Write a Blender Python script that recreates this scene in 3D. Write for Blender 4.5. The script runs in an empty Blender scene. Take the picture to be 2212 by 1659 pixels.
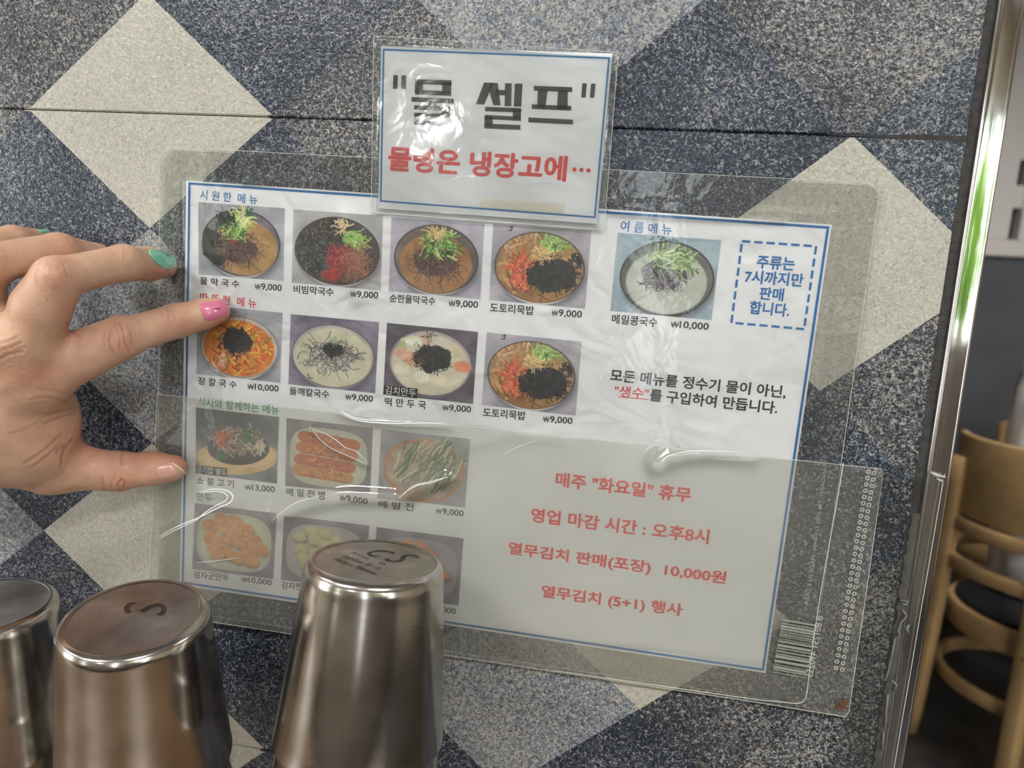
import bpy, math, random
import numpy as np
from mathutils import Vector, Matrix
from mathutils.bvhtree import BVHTree

SC = bpy.context.scene
COL = SC.collection
random.seed(7)
RNG = np.random.default_rng(7)
pi = math.pi

# ------------------------------------------------------------------ camera
# world: X along the tiled wall, Y into the wall (its face is y = 0), Z up, metres; origin at the menu sheet's upper left corner
CAM = np.array([0.20492951, -0.30815420, -0.04183234])
RIGHT = np.array([0.98824296, 0.13925730, 0.06311301])
UP = np.array([-0.08136283, 0.12951452, 0.98823382])
FWD = np.array([-0.12944472, 0.98175017, -0.13932219])
FPX = 1450.0
cam_data = bpy.data.cameras.new('camera')
cam = bpy.data.objects.new('camera', cam_data)
COL.objects.link(cam)
cam.matrix_world = Matrix(((RIGHT[0], UP[0], -FWD[0], CAM[0]), (RIGHT[1], UP[1], -FWD[1], CAM[1]),
                           (RIGHT[2], UP[2], -FWD[2], CAM[2]), (0, 0, 0, 1)))
cam_data.sensor_width = 36.0
cam_data.lens = FPX * 36.0 / 2212.0
cam_data.clip_start = 0.01
cam_data.clip_end = 60
cam_data.dof.use_dof = True
cam_data.dof.focus_distance = 0.315
cam_data.dof.aperture_fstop = 9.5
SC.camera = cam

# ------------------------------------------------------------------ world, lamps, exposure
SC.view_settings.view_transform = 'Standard'
SC.view_settings.look = 'None'
SC.view_settings.exposure = -0.27
SC.cycles.max_bounces = 7
SC.cycles.diffuse_bounces = 3
SC.cycles.glossy_bounces = 4
SC.cycles.transmission_bounces = 5
SC.cycles.transparent_max_bounces = 10
SC.view_settings.gamma = 1.0
SC.view_settings.use_curve_mapping = False
world = bpy.data.worlds.new('world')
SC.world = world
world.use_nodes = True
wn = world.node_tree
wn.nodes['Background'].inputs[0].default_value = (0.93, 0.97, 1.0, 1)
wn.nodes['Background'].inputs[1].default_value = 9.0

FLOOR_Z, CEIL_Z = -1.29, 1.15
CEILING_LAMPS = [(-0.75, -1.35, 31), (0.95, -1.45, 28), (1.6, 1.1, 25), (-1.7, -0.6, 14)]

def area_light(x, y, z, sx, sy, power, col=(1.0, 0.98, 0.965)):
    L = bpy.data.lights.new('lamp_light', 'AREA')
    L.shape = 'RECTANGLE'; L.size = sx; L.size_y = sy; L.energy = power; L.color = col
    o = bpy.data.objects.new('lamp_light', L); COL.objects.link(o)
    o.location = (x, y, z)
    return o

# ------------------------------------------------------------------ helpers
def P(px, py, d=0.0):
    """world point seen at photo pixel (px, py), d millimetres in front of the tiled wall"""
    v = RIGHT * (px - 1106) / FPX - UP * (py - 829.5) / FPX + FWD
    s = (-d / 1000.0 - CAM[1]) / v[1]
    return CAM + s * v

def depth_of(p):
    return float((np.asarray(p) - CAM) @ FWD)

def project(V):
    q = V - CAM
    a = q @ FWD
    return 1106 + FPX * (q @ RIGHT) / a, 829.5 - FPX * (q @ UP) / a

def tag(o, label=None, cat=None, group=None, kind=None):
    if label: o['label'] = label
    if cat: o['category'] = cat
    if group: o['group'] = group
    if kind: o['kind'] = kind
    return o

def link(o, parent=None):
    COL.objects.link(o)
    if parent is not None:
        o.parent = parent
    return o

def empty(name, loc=(0, 0, 0), rot=None):
    o = bpy.data.objects.new(name, None)
    COL.objects.link(o)
    o.empty_display_size = 0.02
    o.location = loc
    if rot is not None: o.rotation_euler = rot
    return o

def mesh(name, verts, faces, mats=None, parent=None, smooth=False, midx=None):
    me = bpy.data.meshes.new(name)
    me.from_pydata([tuple(map(float, v)) for v in verts], [], [tuple(map(int, f)) for f in faces])
    if mats is not None:
        for m in (mats if isinstance(mats, (list, tuple)) else [mats]):
            me.materials.append(m)
    if smooth:
        me.polygons.foreach_set('use_smooth', [True] * len(me.polygons))
    if midx is not None:
        me.polygons.foreach_set('material_index', midx)
    me.update()
    return link(bpy.data.objects.new(name, me), parent)

def mesh_np(name, V, Q, mats, parent=None, smooth=True):
    """fast quad mesh from numpy arrays"""
    me = bpy.data.meshes.new(name)
    V = np.asarray(V, np.float32); Q = np.asarray(Q, np.int32)
    n = Q.shape[1]
    me.vertices.add(len(V)); me.vertices.foreach_set('co', V.ravel())
    me.loops.add(Q.size); me.loops.foreach_set('vertex_index', Q.ravel())
    me.polygons.add(len(Q))
    me.polygons.foreach_set('loop_start', np.arange(0, Q.size, n, dtype=np.int32))
    me.polygons.foreach_set('use_smooth', np.full(len(Q), smooth))
    me.update(calc_edges=True)
    for m in (mats if isinstance(mats, (list, tuple)) else [mats]):
        me.materials.append(m)
    return link(bpy.data.objects.new(name, me), parent)

class MB:
    def __init__(s): s.v = []; s.f = []
    def add(s, v, f):
        n = len(s.v); s.v += [tuple(x) for x in v]; s.f += [tuple(n + i for i in q) for q in f]; return s
    def box(s, lo, hi, b=0.0):
        x0, y0, z0 = lo; x1, y1, z1 = hi
        if b <= 0:
            v = [(x, y, z) for z in (z0, z1) for y in (y0, y1) for x in (x0, x1)]
            return s.add(v, [(0, 2, 3, 1), (4, 5, 7, 6), (0, 1, 5, 4), (2, 6, 7, 3), (0, 4, 6, 2), (1, 3, 7, 5)])
        v = []
        for z, bb in ((z0, b), (z0 + b, 0), (z1 - b, 0), (z1, b)):
            a, c, d, e = x0 + bb, x1 - bb, y0 + bb, y1 - bb
            k = b - bb if bb == 0 else 0
            v += [(a + b, d, z), (c - b, d, z), (c, d + b, z), (c, e - b, z), (c - b, e, z), (a + b, e, z), (a, e - b, z), (a, d + b, z)]
        f = [tuple(range(7, -1, -1)), tuple(range(24, 32))]
        for k in range(3):
            for i in range(8):
                j = (i + 1) % 8
                f.append((k * 8 + i, k * 8 + j, k * 8 + 8 + j, k * 8 + 8 + i))
        return s.add(v, f)
    def tube(s, pts, r, n=14, squash=None, cap=True):
        """tube along pts; r a number or one per point; squash=(w,h,axis) flattens it"""
        pts = [Vector(p) for p in pts]
        m = len(pts); rs = r if hasattr(r, '__len__') else [r] * m
        up = None; v = []
        for i in range(m):
            t = (pts[min(i + 1, m - 1)] - pts[max(i - 1, 0)]).normalized()
            if up is None:
                up = Vector((0, 0, 1)) if abs(t.z) < 0.9 else Vector((0, 1, 0))
            a = t.cross(up).normalized(); u = a.cross(t).normalized(); up = u
            for k in range(n):
                an = 2 * pi * k / n
                ca, sa = math.cos(an), math.sin(an)
                w, h = squash if squash else (1, 1)
                if squash:
                    e = 0.45
                    ca = math.copysign(abs(ca) ** e, ca); sa = math.copysign(abs(sa) ** e, sa)
                v.append(pts[i] + a * ca * rs[i] * w + u * sa * rs[i] * h)
        f = []
        for i in range(m - 1):
            for k in range(n):
                j = (k + 1) % n
                f.append((i * n + k, i * n + j, i * n + n + j, i * n + n + k))
        if cap:
            f.append(tuple(range(n - 1, -1, -1))); f.append(tuple(range((m - 1) * n, m * n)))
        return s.add(v, f)
    def lathe(s, prof, n=64, axis=None):
        m = len(prof); v = []
        for r, z in prof:
            for k in range(n):
                an = 2 * pi * k / n
                v.append((r * math.cos(an), r * math.sin(an), z))
        f = []
        for i in range(m - 1):
            for k in range(n):
                j = (k + 1) % n
                f.append((i * n + k, i * n + j, i * n + n + j, i * n + n + k))
        return s.add(v, f)
    def build(s, name, mat, parent=None, smooth=False):
        return mesh(name, s.v, s.f, mat, parent, smooth)

def srgb(r, g, b):
    f = lambda c: (c / 255 / 12.92) if c / 255 <= 0.04045 else ((c / 255 + 0.055) / 1.055) ** 2.4
    return (f(r), f(g), f(b), 1)

class NT:
    """small wrapper to write node trees"""
    def __init__(s, name):
        s.m = bpy.data.materials.new(name); s.m.use_nodes = True
        s.t = s.m.node_tree; s.t.nodes.clear()
        s.out = s.t.nodes.new('ShaderNodeOutputMaterial')
    def n(s, typ, **kw):
        nd = s.t.nodes.new(typ)
        for k, v in kw.items():
            if k.startswith('i_'):
                key = k[2:].replace('_', ' ')
                if key.isdigit(): key = int(key)
                if isinstance(v, bpy.types.NodeSocket): s.t.links.new(v, nd.inputs[key])
                else: nd.inputs[key].default_value = v
            else: setattr(nd, k, v)
        return nd
    def l(s, a, b): s.t.links.new(a, b)
    def ramp(s, fac, stops, interp='LINEAR'):
        r = s.t.nodes.new('ShaderNodeValToRGB'); r.color_ramp.interpolation = interp
        e = r.color_ramp.elements
        while len(e) < len(stops): e.new(0.5)
        for i, (p, c) in enumerate(stops):
            e[i].position = p; e[i].color = c if len(c) == 4 else (*c, 1)
        s.l(fac, r.inputs[0]); return r.outputs[0]
    def mixc(s, fac, a, b, mode='MIX'):
        m = s.t.nodes.new('ShaderNodeMix'); m.data_type = 'RGBA'; m.blend_type = mode
        for v, i in ((fac, 0), (a, 6), (b, 7)):
            if isinstance(v, bpy.types.NodeSocket): s.l(v, m.inputs[i])
            else: m.inputs[i].default_value = v
        return m.outputs[2]
    def coord(s, kind='Object'): return s.t.nodes.new('ShaderNodeTexCoord').outputs[kind]
    def bump(s, h, strength=0.3, dist=0.001):
        b = s.n('ShaderNodeBump'); b.inputs['Strength'].default_value = strength; b.inputs['Distance'].default_value = dist
        s.l(h, b.inputs['Height']); return b.outputs[0]
    def surf(s, sh): s.l(sh, s.out.inputs[0]); return s.m

def simple(name, col, rough=0.5, metal=0.0, spec=0.5, noise=None, emit=None, bump=None, coat=0.0, sss=None):
    t = NT(name)
    b = t.n('ShaderNodeBsdfPrincipled')
    b.inputs['Base Color'].default_value = col; b.inputs['Roughness'].default_value = rough
    b.inputs['Metallic'].default_value = metal; b.inputs['Specular IOR Level'].default_value = spec
    b.inputs['Coat Weight'].default_value = coat
    if noise:
        sc, amt = noise
        nz = t.n('ShaderNodeTexNoise', i_Scale=sc, i_Detail=4.0); t.l(t.coord(), nz.inputs['Vector'])
        dk = tuple(c * (1 - amt) for c in col[:3]) + (1,); lt = tuple(min(1, c * (1 + amt)) for c in col[:3]) + (1,)
        t.l(t.ramp(nz.outputs[0], [(0.35, dk), (0.65, lt)]), b.inputs['Base Color'])
    if bump:
        sc, st, ds = bump
        nz = t.n('ShaderNodeTexNoise', i_Scale=sc, i_Detail=3.0); t.l(t.coord(), nz.inputs['Vector'])
        t.l(t.bump(nz.outputs[0], st, ds), b.inputs['Normal'])
    if emit:
        b.inputs['Emission Color'].default_value = emit[0]; b.inputs['Emission Strength'].default_value = emit[1]
    if sss:
        b.inputs['Subsurface Weight'].default_value = sss
    return t.surf(b.outputs[0])

# ------------------------------------------------------------------ materials
def tile_material(name, dark, light, lo, hi, tint, sp=(1, 1)):
    """printed stone: worm-like specks of two colours with a slow drift between them"""
    t = NT(name); co = t.coord()
    nz = t.n('ShaderNodeTexNoise', i_Scale=620.0, i_Detail=2.5, i_Roughness=0.6, i_Distortion=1.4); t.l(co, nz.inputs['Vector'])
    big = t.n('ShaderNodeTexNoise', i_Scale=26.0, i_Detail=3.0); t.l(co, big.inputs['Vector'])
    md = t.n('ShaderNodeTexNoise', i_Scale=210.0, i_Detail=2.0); t.l(co, md.inputs['Vector'])
    add = t.n('ShaderNodeMath', operation='MULTIPLY_ADD', i_1=0.22, i_2=-0.11); t.l(big.outputs[0], add.inputs[0])
    add2 = t.n('ShaderNodeMath', operation='ADD'); t.l(nz.outputs[0], add2.inputs[0]); t.l(add.outputs[0], add2.inputs[1])
    c = t.ramp(add2.outputs[0], [(lo, dark), ((lo + hi) / 2, tint), (hi, light)])
    vor = t.n('ShaderNodeTexVoronoi', i_Scale=420.0); t.l(co, vor.inputs['Vector'])
    hue = t.ramp(md.outputs[0], [(0.40, (0.90, 0.96, 1.04, 1)), (0.62, (1.05, 1.0, 0.94, 1))])
    c = t.mixc(0.2 if 'beige' in name else 0.75, c, hue, 'MULTIPLY')
    b = t.n('ShaderNodeBsdfPrincipled', i_Roughness=0.22); t.l(c, b.inputs['Base Color'])
    b.inputs['Specular IOR Level'].default_value = 0.45
    bn = t.n('ShaderNodeTexNoise', i_Scale=520.0, i_Detail=3.0, i_Distortion=1.0); t.l(co, bn.inputs['Vector'])
    t.l(t.bump(bn.outputs[0], 0.55, 0.0006), b.inputs['Normal'])
    return t.surf(b.outputs[0])

M_TILE = {
    'N': tile_material('tile_print_navy', srgb(28, 34, 46), srgb(148, 148, 146), 0.42, 0.66, srgb(60, 68, 82)),
    'D': tile_material('tile_print_grey', srgb(36, 38, 44), srgb(156, 152, 144), 0.40, 0.64, srgb(76, 78, 84)),
    'M': tile_material('tile_print_midgrey', srgb(72, 78, 86), srgb(172, 170, 164), 0.34, 0.62, srgb(118, 122, 128)),
    'L': tile_material('tile_print_beige', srgb(152, 149, 138), srgb(192, 188, 176), 0.30, 0.66, srgb(175, 172, 160)),
}
M_GROUT = simple('grout_dark', srgb(58, 56, 54), 0.9, noise=(300, 0.3), bump=(900, 0.5, 0.0008))
M_GROUT_THIN = simple('grout_thin', srgb(34, 28, 26), 0.9)
M_SEAL = simple('sealant', srgb(92, 90, 84), 0.55, noise=(220, 0.25), bump=(500, 0.5, 0.0008))
M_STEEL = simple('polished_steel', (0.66, 0.64, 0.62, 1), 0.08, 1.0, bump=(22, 0.2, 0.001))
M_PAPER = simple('paper', srgb(243, 243, 245), 0.6)
M_BLUE = simple('print_blue', srgb(20, 112, 176), 0.5)
M_BLUE_TEXT = simple('print_blue_text', srgb(38, 118, 180), 0.5)
M_RED = simple('print_red', srgb(226, 62, 58), 0.5)
M_BLACK = simple('print_black', srgb(30, 28, 30), 0.5)
M_TITLE = simple('print_black_title', srgb(40, 46, 42), 0.5)
M_GREEN = simple('print_green', srgb(10, 150, 110), 0.5)
M_WHITE_TEXT = simple('print_white', srgb(235, 235, 235), 0.5)
M_BOX = simple('print_box', srgb(44, 42, 42), 0.5)

def film_material(name, haze, hazecol, gloss, rough, wav, wavd, blur=0.0, blur_rough=0.2, tint=(1, 1, 1, 1), mottled=0.0):
    t = NT(name); co = t.coord()
    nz = t.n('ShaderNodeTexNoise', i_Scale=wav, i_Detail=3.0, i_Distortion=0.6); t.l(co, nz.inputs['Vector'])
    nrm = t.bump(nz.outputs[0], 0.6, wavd)
    tr = t.n('ShaderNodeBsdfTransparent'); tr.inputs[0].default_value = tint
    base = tr.outputs[0]
    if blur > 0:
        rf = t.n('ShaderNodeBsdfRefraction', i_Roughness=blur_rough, i_IOR=1.15); rf.inputs[0].default_value = tint
        mx = t.n('ShaderNodeMixShader'); mx.inputs[0].default_value = blur
        t.l(base, mx.inputs[1]); t.l(rf.outputs[0], mx.inputs[2]); base = mx.outputs[0]
    df = t.n('ShaderNodeBsdfDiffuse'); df.inputs[0].default_value = hazecol
    tl = t.n('ShaderNodeBsdfTranslucent'); tl.inputs[0].default_value = hazecol
    mh = t.n('ShaderNodeMixShader'); mh.inputs[0].default_value = 0.25
    t.l(df.outputs[0], mh.inputs[1]); t.l(tl.outputs[0], mh.inputs[2])
    m1 = t.n('ShaderNodeMixShader'); m1.inputs[0].default_value = haze
    if mottled > 0:
        mz = t.n('ShaderNodeTexNoise', i_Scale=18.0, i_Detail=5.0); t.l(co, mz.inputs['Vector'])
        mr = t.n('ShaderNodeMapRange'); t.l(mz.outputs[0], mr.inputs[0])
        mr.inputs[1].default_value = 0.3; mr.inputs[2].default_value = 0.7
        mr.inputs[3].default_value = haze * (1 - mottled); mr.inputs[4].default_value = haze * (1 + mottled)
        t.l(mr.outputs[0], m1.inputs[0])
    t.l(base, m1.inputs[1]); t.l(mh.outputs[0], m1.inputs[2])
    gl = t.n('ShaderNodeBsdfGlossy', i_Roughness=rough); t.l(nrm, gl.inputs['Normal'])
    fr = t.n('ShaderNodeFresnel', i_IOR=gloss); t.l(nrm, fr.inputs['Normal'])
    m2 = t.n('ShaderNodeMixShader'); t.l(fr.outputs[0], m2.inputs[0])
    t.l(m1.outputs[0], m2.inputs[1]); t.l(gl.outputs[0], m2.inputs[2])
    return t.surf(m2.outputs[0])

M_FILM = film_material('clear_laminate', 0.045, (0.86, 0.86, 0.82, 1), 1.38, 0.07, 60, 0.0007, tint=(0.985, 0.99, 0.985, 1), mottled=0.5)
M_FILM_SIGN = film_material('clear_laminate_sign', 0.06, (0.80, 0.90, 0.86, 1), 1.45, 0.10, 80, 0.00038, tint=(0.985, 0.995, 0.99, 1), mottled=0.4)
M_SLEEVE = film_material('milky_sleeve', 0.13, (0.84, 0.83, 0.76, 1), 1.42, 0.05, 30, 0.0008, blur=0.76, blur_rough=0.20, tint=(0.975, 0.975, 0.94, 1), mottled=0.25)
M_TAPE = film_material('clear_tape', 0.03, (0.72, 0.72, 0.66, 1), 1.35, 0.15, 80, 0.001, tint=(0.99, 0.99, 0.97, 1), mottled=0.6)
M_FILM_EDGE = simple('film_edge', srgb(214, 216, 204), 0.35)
M_EMBOSS = simple('film_emboss', srgb(176, 176, 166), 0.4)
M_EMBOSS_TEXT = simple('film_emboss_text', srgb(140, 146, 134), 0.4)

# ------------------------------------------------------------------ setting: the tiled partition
GX0, GZ0, HW, HH = -0.0194, 0.0306, 0.0640, 0.0540
KIND = {(0, 0): 'L', (0, -4): 'L', (0, -6): 'L', (5, -1): 'L', (4, -4): 'L', (3, 1): 'M', (0, -2): 'M', (3, -5): 'M', (-2, -4): 'M',
        (-2, 0): 'D', (-1, 1): 'D', (2, 0): 'D', (1, 1): 'N', (-1, -1): 'N', (1, -1): 'N', (-1, -3): 'N', (1, -5): 'N', (-1, -5): 'N',
        (4, 0): 'N', (3, -1): 'N', (6, 0): 'N', (5, 1): 'D', (4, 2): 'N', (2, 2): 'N', (0, 2): 'N', (-2, 2): 'N', (6, -2): 'D', (5, -3): 'N', (6, -4): 'D',
        (5, -5): 'D', (4, -6): 'N', (2, -6): 'N', (6, -6): 'N', (-3, -1): 'M', (-3, -3): 'N', (-3, -5): 'L', (-2, -2): 'N', (-2, -6): 'N', (1, -3): 'N'}

def clip(poly, axis, val, keep_less):
    out = []
    for i in range(len(poly)):
        a, b = poly[i], poly[(i + 1) % len(poly)]
        ia = a[axis] <= val + 1e-9 if keep_less else a[axis] >= val - 1e-9
        ib = b[axis] <= val + 1e-9 if keep_less else b[axis] >= val - 1e-9
        if ia: out.append(a)
        if ia != ib:
            s = (val - a[axis]) / (b[axis] - a[axis])
            q = [a[0] + s * (b[0] - a[0]), a[1] + s * (b[1] - a[1])]; q[axis] = val
            out.append(tuple(q))
    return out

WALL_L, WALL_END = -1.60, 0.3452
wall = MB().box((-2.5, 0.0072, FLOOR_Z), (0.3575, 0.128, CEIL_Z)).build('wall_back', M_GROUT_THIN)
tag(wall, kind='structure')
MATS = [M_TILE[k] for k in 'NDML']

def tile(x0, x1, z0, z1):
    v, f, mi = [], [], []
    def vert(p):
        v.append(p); return len(v) - 1
    ch = 0.0006
    a0, a1, b0, b1 = x0 + ch, x1 - ch, z0 + ch, z1 - ch
    i0 = int(math.floor((x0 - GX0) / HW)) - 1; i1 = int(math.ceil((x1 - GX0) / HW)) + 1
    j0 = int(math.floor((z0 - GZ0) / HH)) - 1; j1 = int(math.ceil((z1 - GZ0) / HH)) + 1
    for i in range(i0, i1 + 1):
        for j in range(j0, j1 + 1):
            if (i + j) % 2: continue
            cx, cz = GX0 + HW * i, GZ0 + HH * j
            poly = [(cx - HW, cz), (cx, cz - HH), (cx + HW, cz), (cx, cz + HH)]
            for ax, val, less in ((0, a0, 0), (0, a1, 1), (1, b0, 0), (1, b1, 1)):
                poly = clip(poly, ax, val, less)
                if len(poly) < 3: break
            if len(poly) < 3: continue
            k = KIND.get((i, j)) or 'NDNLNMND'[(i * 5 + j * 3) % 8]
            f.append([vert((p[0], 0.0, p[1])) for p in poly]); mi.append('NDML'.index(k))
    # chamfered rim and sides; its colour follows the cell beside it closely enough at this size
    def rim(pa, pb, qa, qb, mcol):
        n = len(v); v.extend([pa, pb, qb, qa]); f.append([n, n + 1, n + 2, n + 3]); mi.append(mcol)
    steps = 40
    for k in range(steps):
        s0, s1 = k / steps, (k + 1) / steps
        for (z_in, z_out) in ((b0, z0), (b1, z1)):
            xa, xb = a0 + (a1 - a0) * s0, a0 + (a1 - a0) * s1
            cx = (xa + xb) / 2; best = min(((abs(cx - GX0 - HW * i) / HW + abs(z_in - GZ0 - HH * j) / HH, i, j) for i in range(i0, i1 + 1) for j in range(j0, j1 + 1) if (i + j) % 2 == 0))
            kk = 'NDML'.index(KIND.get((best[1], best[2]), 'N'))
            rim((xa, 0, z_in), (xb, 0, z_in), (xa, 0.0006, z_out), (xb, 0.0006, z_out), kk)
            rim((xa, 0.0006, z_out), (xb, 0.0006, z_out), (xa, 0.0075, z_out), (xb, 0.0075, z_out), kk)
    for (x_in, x_out) in ((a0, x0), (a1, x1)):
        rim((x_in, 0, b0), (x_in, 0, b1), (x_out, 0.0006, z0), (x_out, 0.0006, z1), 0)
        rim((x_out, 0.0006, z0), (x_out, 0.0006, z1), (x_out, 0.0075, z0), (x_out, 0.0075, z1), 0)
    o = mesh('tile', v, f, MATS, wall, midx=mi)
    return o

ZJ = [GZ0 + 0.324 * 3, GZ0 + 0.324 * 2, GZ0 + 0.324, GZ0, GZ0 - 0.324, GZ0 - 0.648, GZ0 - 0.972]
TW = 0.640
for r in range(len(ZJ) - 1):
    zt, zb = ZJ[r] - 0.00022, ZJ[r + 1] + 0.00022
    zt = min(zt, CEIL_Z)
    xr = WALL_END
    while xr > -2.3:
        xl = xr - TW
        tile(xl + 0.0006, xr - (0.0006 if xr != WALL_END else 0), zb, zt)
        xr = xl

# dark joint between the tiles and the steel edge, uneven like hand-laid grout
def strip(name, xa, xb, y, zs, mat, parent, amp=0.0006, seed=0, smooth=True):
    r = np.random.default_rng(seed); v = []; f = []
    ns = 9
    for k, z in enumerate(zs):
        wa = xa + amp * (r.random() - 0.5) * 2; wb = xb + amp * (r.random() - 0.5)
        for q in range(ns):
            s = q / (ns - 1)
            v.append((wa + (wb - wa) * s, y - 0.0006 * math.sin(pi * s) + 0.0002 * r.random(), z))
    for k in range(len(zs) - 1):
        for q in range(ns - 1):
            a = k * ns + q
            f.append((a, a + 1, a + ns + 1, a + ns))
    return mesh(name, v, f, mat, parent, smooth)

joint = strip('wall_joint', 0.3438, 0.3493, 0.0006, np.linspace(FLOOR_Z, CEIL_Z, 900), M_GROUT, wall, 0.0005, 1)
seal = strip('sealant_bead', 0.3452, 0.3492, -0.0006, np.linspace(-0.62, -0.128, 320), M_SEAL, wall, 0.0007, 2)
gv = []
for k in range(25):
    q = k / 24; x = 0.292 + 0.053 * q; hh = 0.0002 + 0.0009 * min(1, q * 1.6) + 0.0002 * random.random()
    gv += [(x, -0.0001, 0.0306 - hh * 0.7), (x, -0.0001, 0.0306 + hh)]
mesh('grout_smear', gv, [(2 * k, 2 * k + 2, 2 * k + 3, 2 * k + 1) for k in range(24)], M_GROUT, wall)
# torn grey sealant scraps along the lower joint
sc_v, sc_f = [], []
M_SCRAP = simple('sealant_scrap', srgb(150, 156, 164), 0.4)
for (pts) in ([(1945, 1296), (1962, 1300), (1958, 1306), (1948, 1304)], [(1950, 1318), (1958, 1330), (1946, 1345), (1940, 1362), (1944, 1370), (1936, 1378)],
              [(1934, 1378), (1930, 1396), (1926, 1420), (1918, 1452), (1912, 1470)], [(1926, 1470), (1936, 1478), (1932, 1492)], [(1918, 1500), (1914, 1540), (1912, 1572)],
              [(1964, 1350), (1958, 1358), (1962, 1366)], [(1909, 1580), (1906, 1620)]):
    m_ = MB().tube([P(x, y, 2.0) for x, y in pts], [0.00035 + 0.0003 * random.random() for _ in pts], 6)
    n = len(sc_v); sc_v += m_.v; sc_f += [tuple(n + i for i in q) for q in m_.f]
mesh('sealant_scrap', sc_v, sc_f, M_SCRAP, seal, True)

# polished steel corner trim
def trim_profile():
    pr = [(0.3486, 0.004), (0.3486, -0.0008), (0.3489, -0.0014), (0.3495, -0.0016), (0.3499, -0.0012)]
    for k in range(9):
        s = k / 8; pr.append((0.3502 + 0.0062 * s, -0.0011 - 0.00012 * math.sin(pi * s)))
    pr += [(0.3570, -0.00105), (0.3577, -0.0011), (0.3583, -0.0008), (0.3586, 0.0002), (0.3586, 0.020), (0.3582, 0.11), (0.3575, 0.1285)]
    return pr
tp = trim_profile(); tv = []; tf = []
zs = np.linspace(FLOOR_Z + 0.002, CEIL_Z - 0.002, 400)
for k, z in enumerate(zs):
    w = 0.00008 * math.sin(z * 31)
    for q, (x, y) in enumerate(tp):
        tv.append((x - 0.0008 * max(0, min(1, (-(z) + 0.1) / 0.4)) * 0 , y + (w if 4 < q < 15 else 0), z))
n = len(tp)
for k in range(len(zs) - 1):
    for q in range(n - 1):
        tf.append((k * n + q, k * n + q + 1, (k + 1) * n + q + 1, (k + 1) * n + q))
trim = mesh('trim_1', tv, tf, M_STEEL, None, True)
tag(trim, kind='structure')

# ------------------------------------------------------------------ setting: the room
M_FLOOR = simple('floor_dark', srgb(52, 50, 50), 0.35, noise=(9, 0.45), bump=(20, 0.2, 0.003))
M_CEIL = simple('ceiling_white', srgb(226, 222, 214), 0.9)
M_WALL = simple('wall_paint', srgb(196, 182, 160), 0.85, noise=(3, 0.06))
M_WAIN = simple('wainscot_grey', srgb(92, 95, 100), 0.8, noise=(5, 0.12))
M_WFRAME = simple('window_frame_white', srgb(232, 226, 222), 0.4)
M_DARKGLASS = simple('dark_window_glass', srgb(14, 16, 16), 0.5, spec=0.1)
M_WOODWALL = simple('wood_panel', srgb(132, 122, 112), 0.5, noise=(7, 0.2))

XL, XR, YB, YF = -2.6, 3.6, -2.6, 2.8
def S(name, mb, mat):
    o = mb.build(name, mat); tag(o, kind='structure'); return o
S('floor', MB().box((XL - 0.1, YB - 0.1, FLOOR_Z - 0.08), (XR + 0.1, YF + 0.1, FLOOR_Z)), M_FLOOR)
S('ceiling', MB().box((XL - 0.1, YB - 0.1, CEIL_Z), (XR + 0.1, YF + 0.1, CEIL_Z + 0.08)), M_CEIL)
for (y0, y1, z0, z1) in ((YB, -1.95, FLOOR_Z, CEIL_Z), (-1.05, YF, FLOOR_Z, CEIL_Z), (-1.95, -1.05, FLOOR_Z, -0.75), (-1.95, -1.05, 0.98, CEIL_Z)):
    S('wall_left', MB().box((XL - 0.1, y0, z0), (XL, y1, z1)), M_WALL)
wl = MB()  # unseen window, added so the film ridges and cup sides catch light
for (y0, y1, z0, z1) in ((-1.95, -1.05, -0.75, -0.70), (-1.95, -1.05, 0.93, 0.98), (-1.95, -1.90, -0.70, 0.93), (-1.10, -1.05, -0.70, 0.93), (-1.52, -1.48, -0.70, 0.93)):
    wl.box((XL - 0.08, y0, z0), (XL - 0.02, y1, z1))
S('window_7', wl, simple('window_frame_left', srgb(232, 226, 222), 0.4))  # window_7 is the added, unseen window
S('wall_right', MB().box((XR, YB, FLOOR_Z), (XR + 0.1, YF, CEIL_Z)), M_WALL)
# rear wall (behind the camera): a shop front with tall glazing onto the street trees
REAR = [(-2.0, -1.62, -0.8, 0.9), (0.26, 0.52, -0.8, 0.9), (1.10, 2.20, -0.14, 0.80), (2.5, 3.1, -0.8, 0.9)]
xs = XL
for (a, b, c, d) in REAR:
    S('wall_rear', MB().box((xs, YB - 0.1, FLOOR_Z), (a, YB, CEIL_Z)), M_WOODWALL)
    S('wall_rear', MB().box((a, YB - 0.1, FLOOR_Z), (b, YB, c)), M_WOODWALL)
    S('wall_rear', MB().box((a, YB - 0.1, d), (b, YB, CEIL_Z)), M_WALL)
    xs = b
S('wall_rear', MB().box((xs, YB - 0.1, FLOOR_Z), (XR, YB, CEIL_Z)), M_WOODWALL)
def window(n, x0, x1, z0, z1, y, parts=1):
    fr = MB()
    fr.box((x0, y - 0.04, z0), (x1, y + 0.02, z0 + 0.04)).box((x0, y - 0.04, z1 - 0.04), (x1, y + 0.02, z1))
    for k in range(parts + 1):
        x = x0 + (x1 - x0 - 0.04) * k / parts
        fr.box((x, y - 0.03, z0 + 0.04), (x + 0.04, y + 0.015, z1 - 0.04))
    return S('window_%d' % n, fr, M_WFRAME)
for k, (a, b, c, d) in enumerate(REAR): window(k + 1, a, b, c, d, YB - 0.04, 1)
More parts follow.
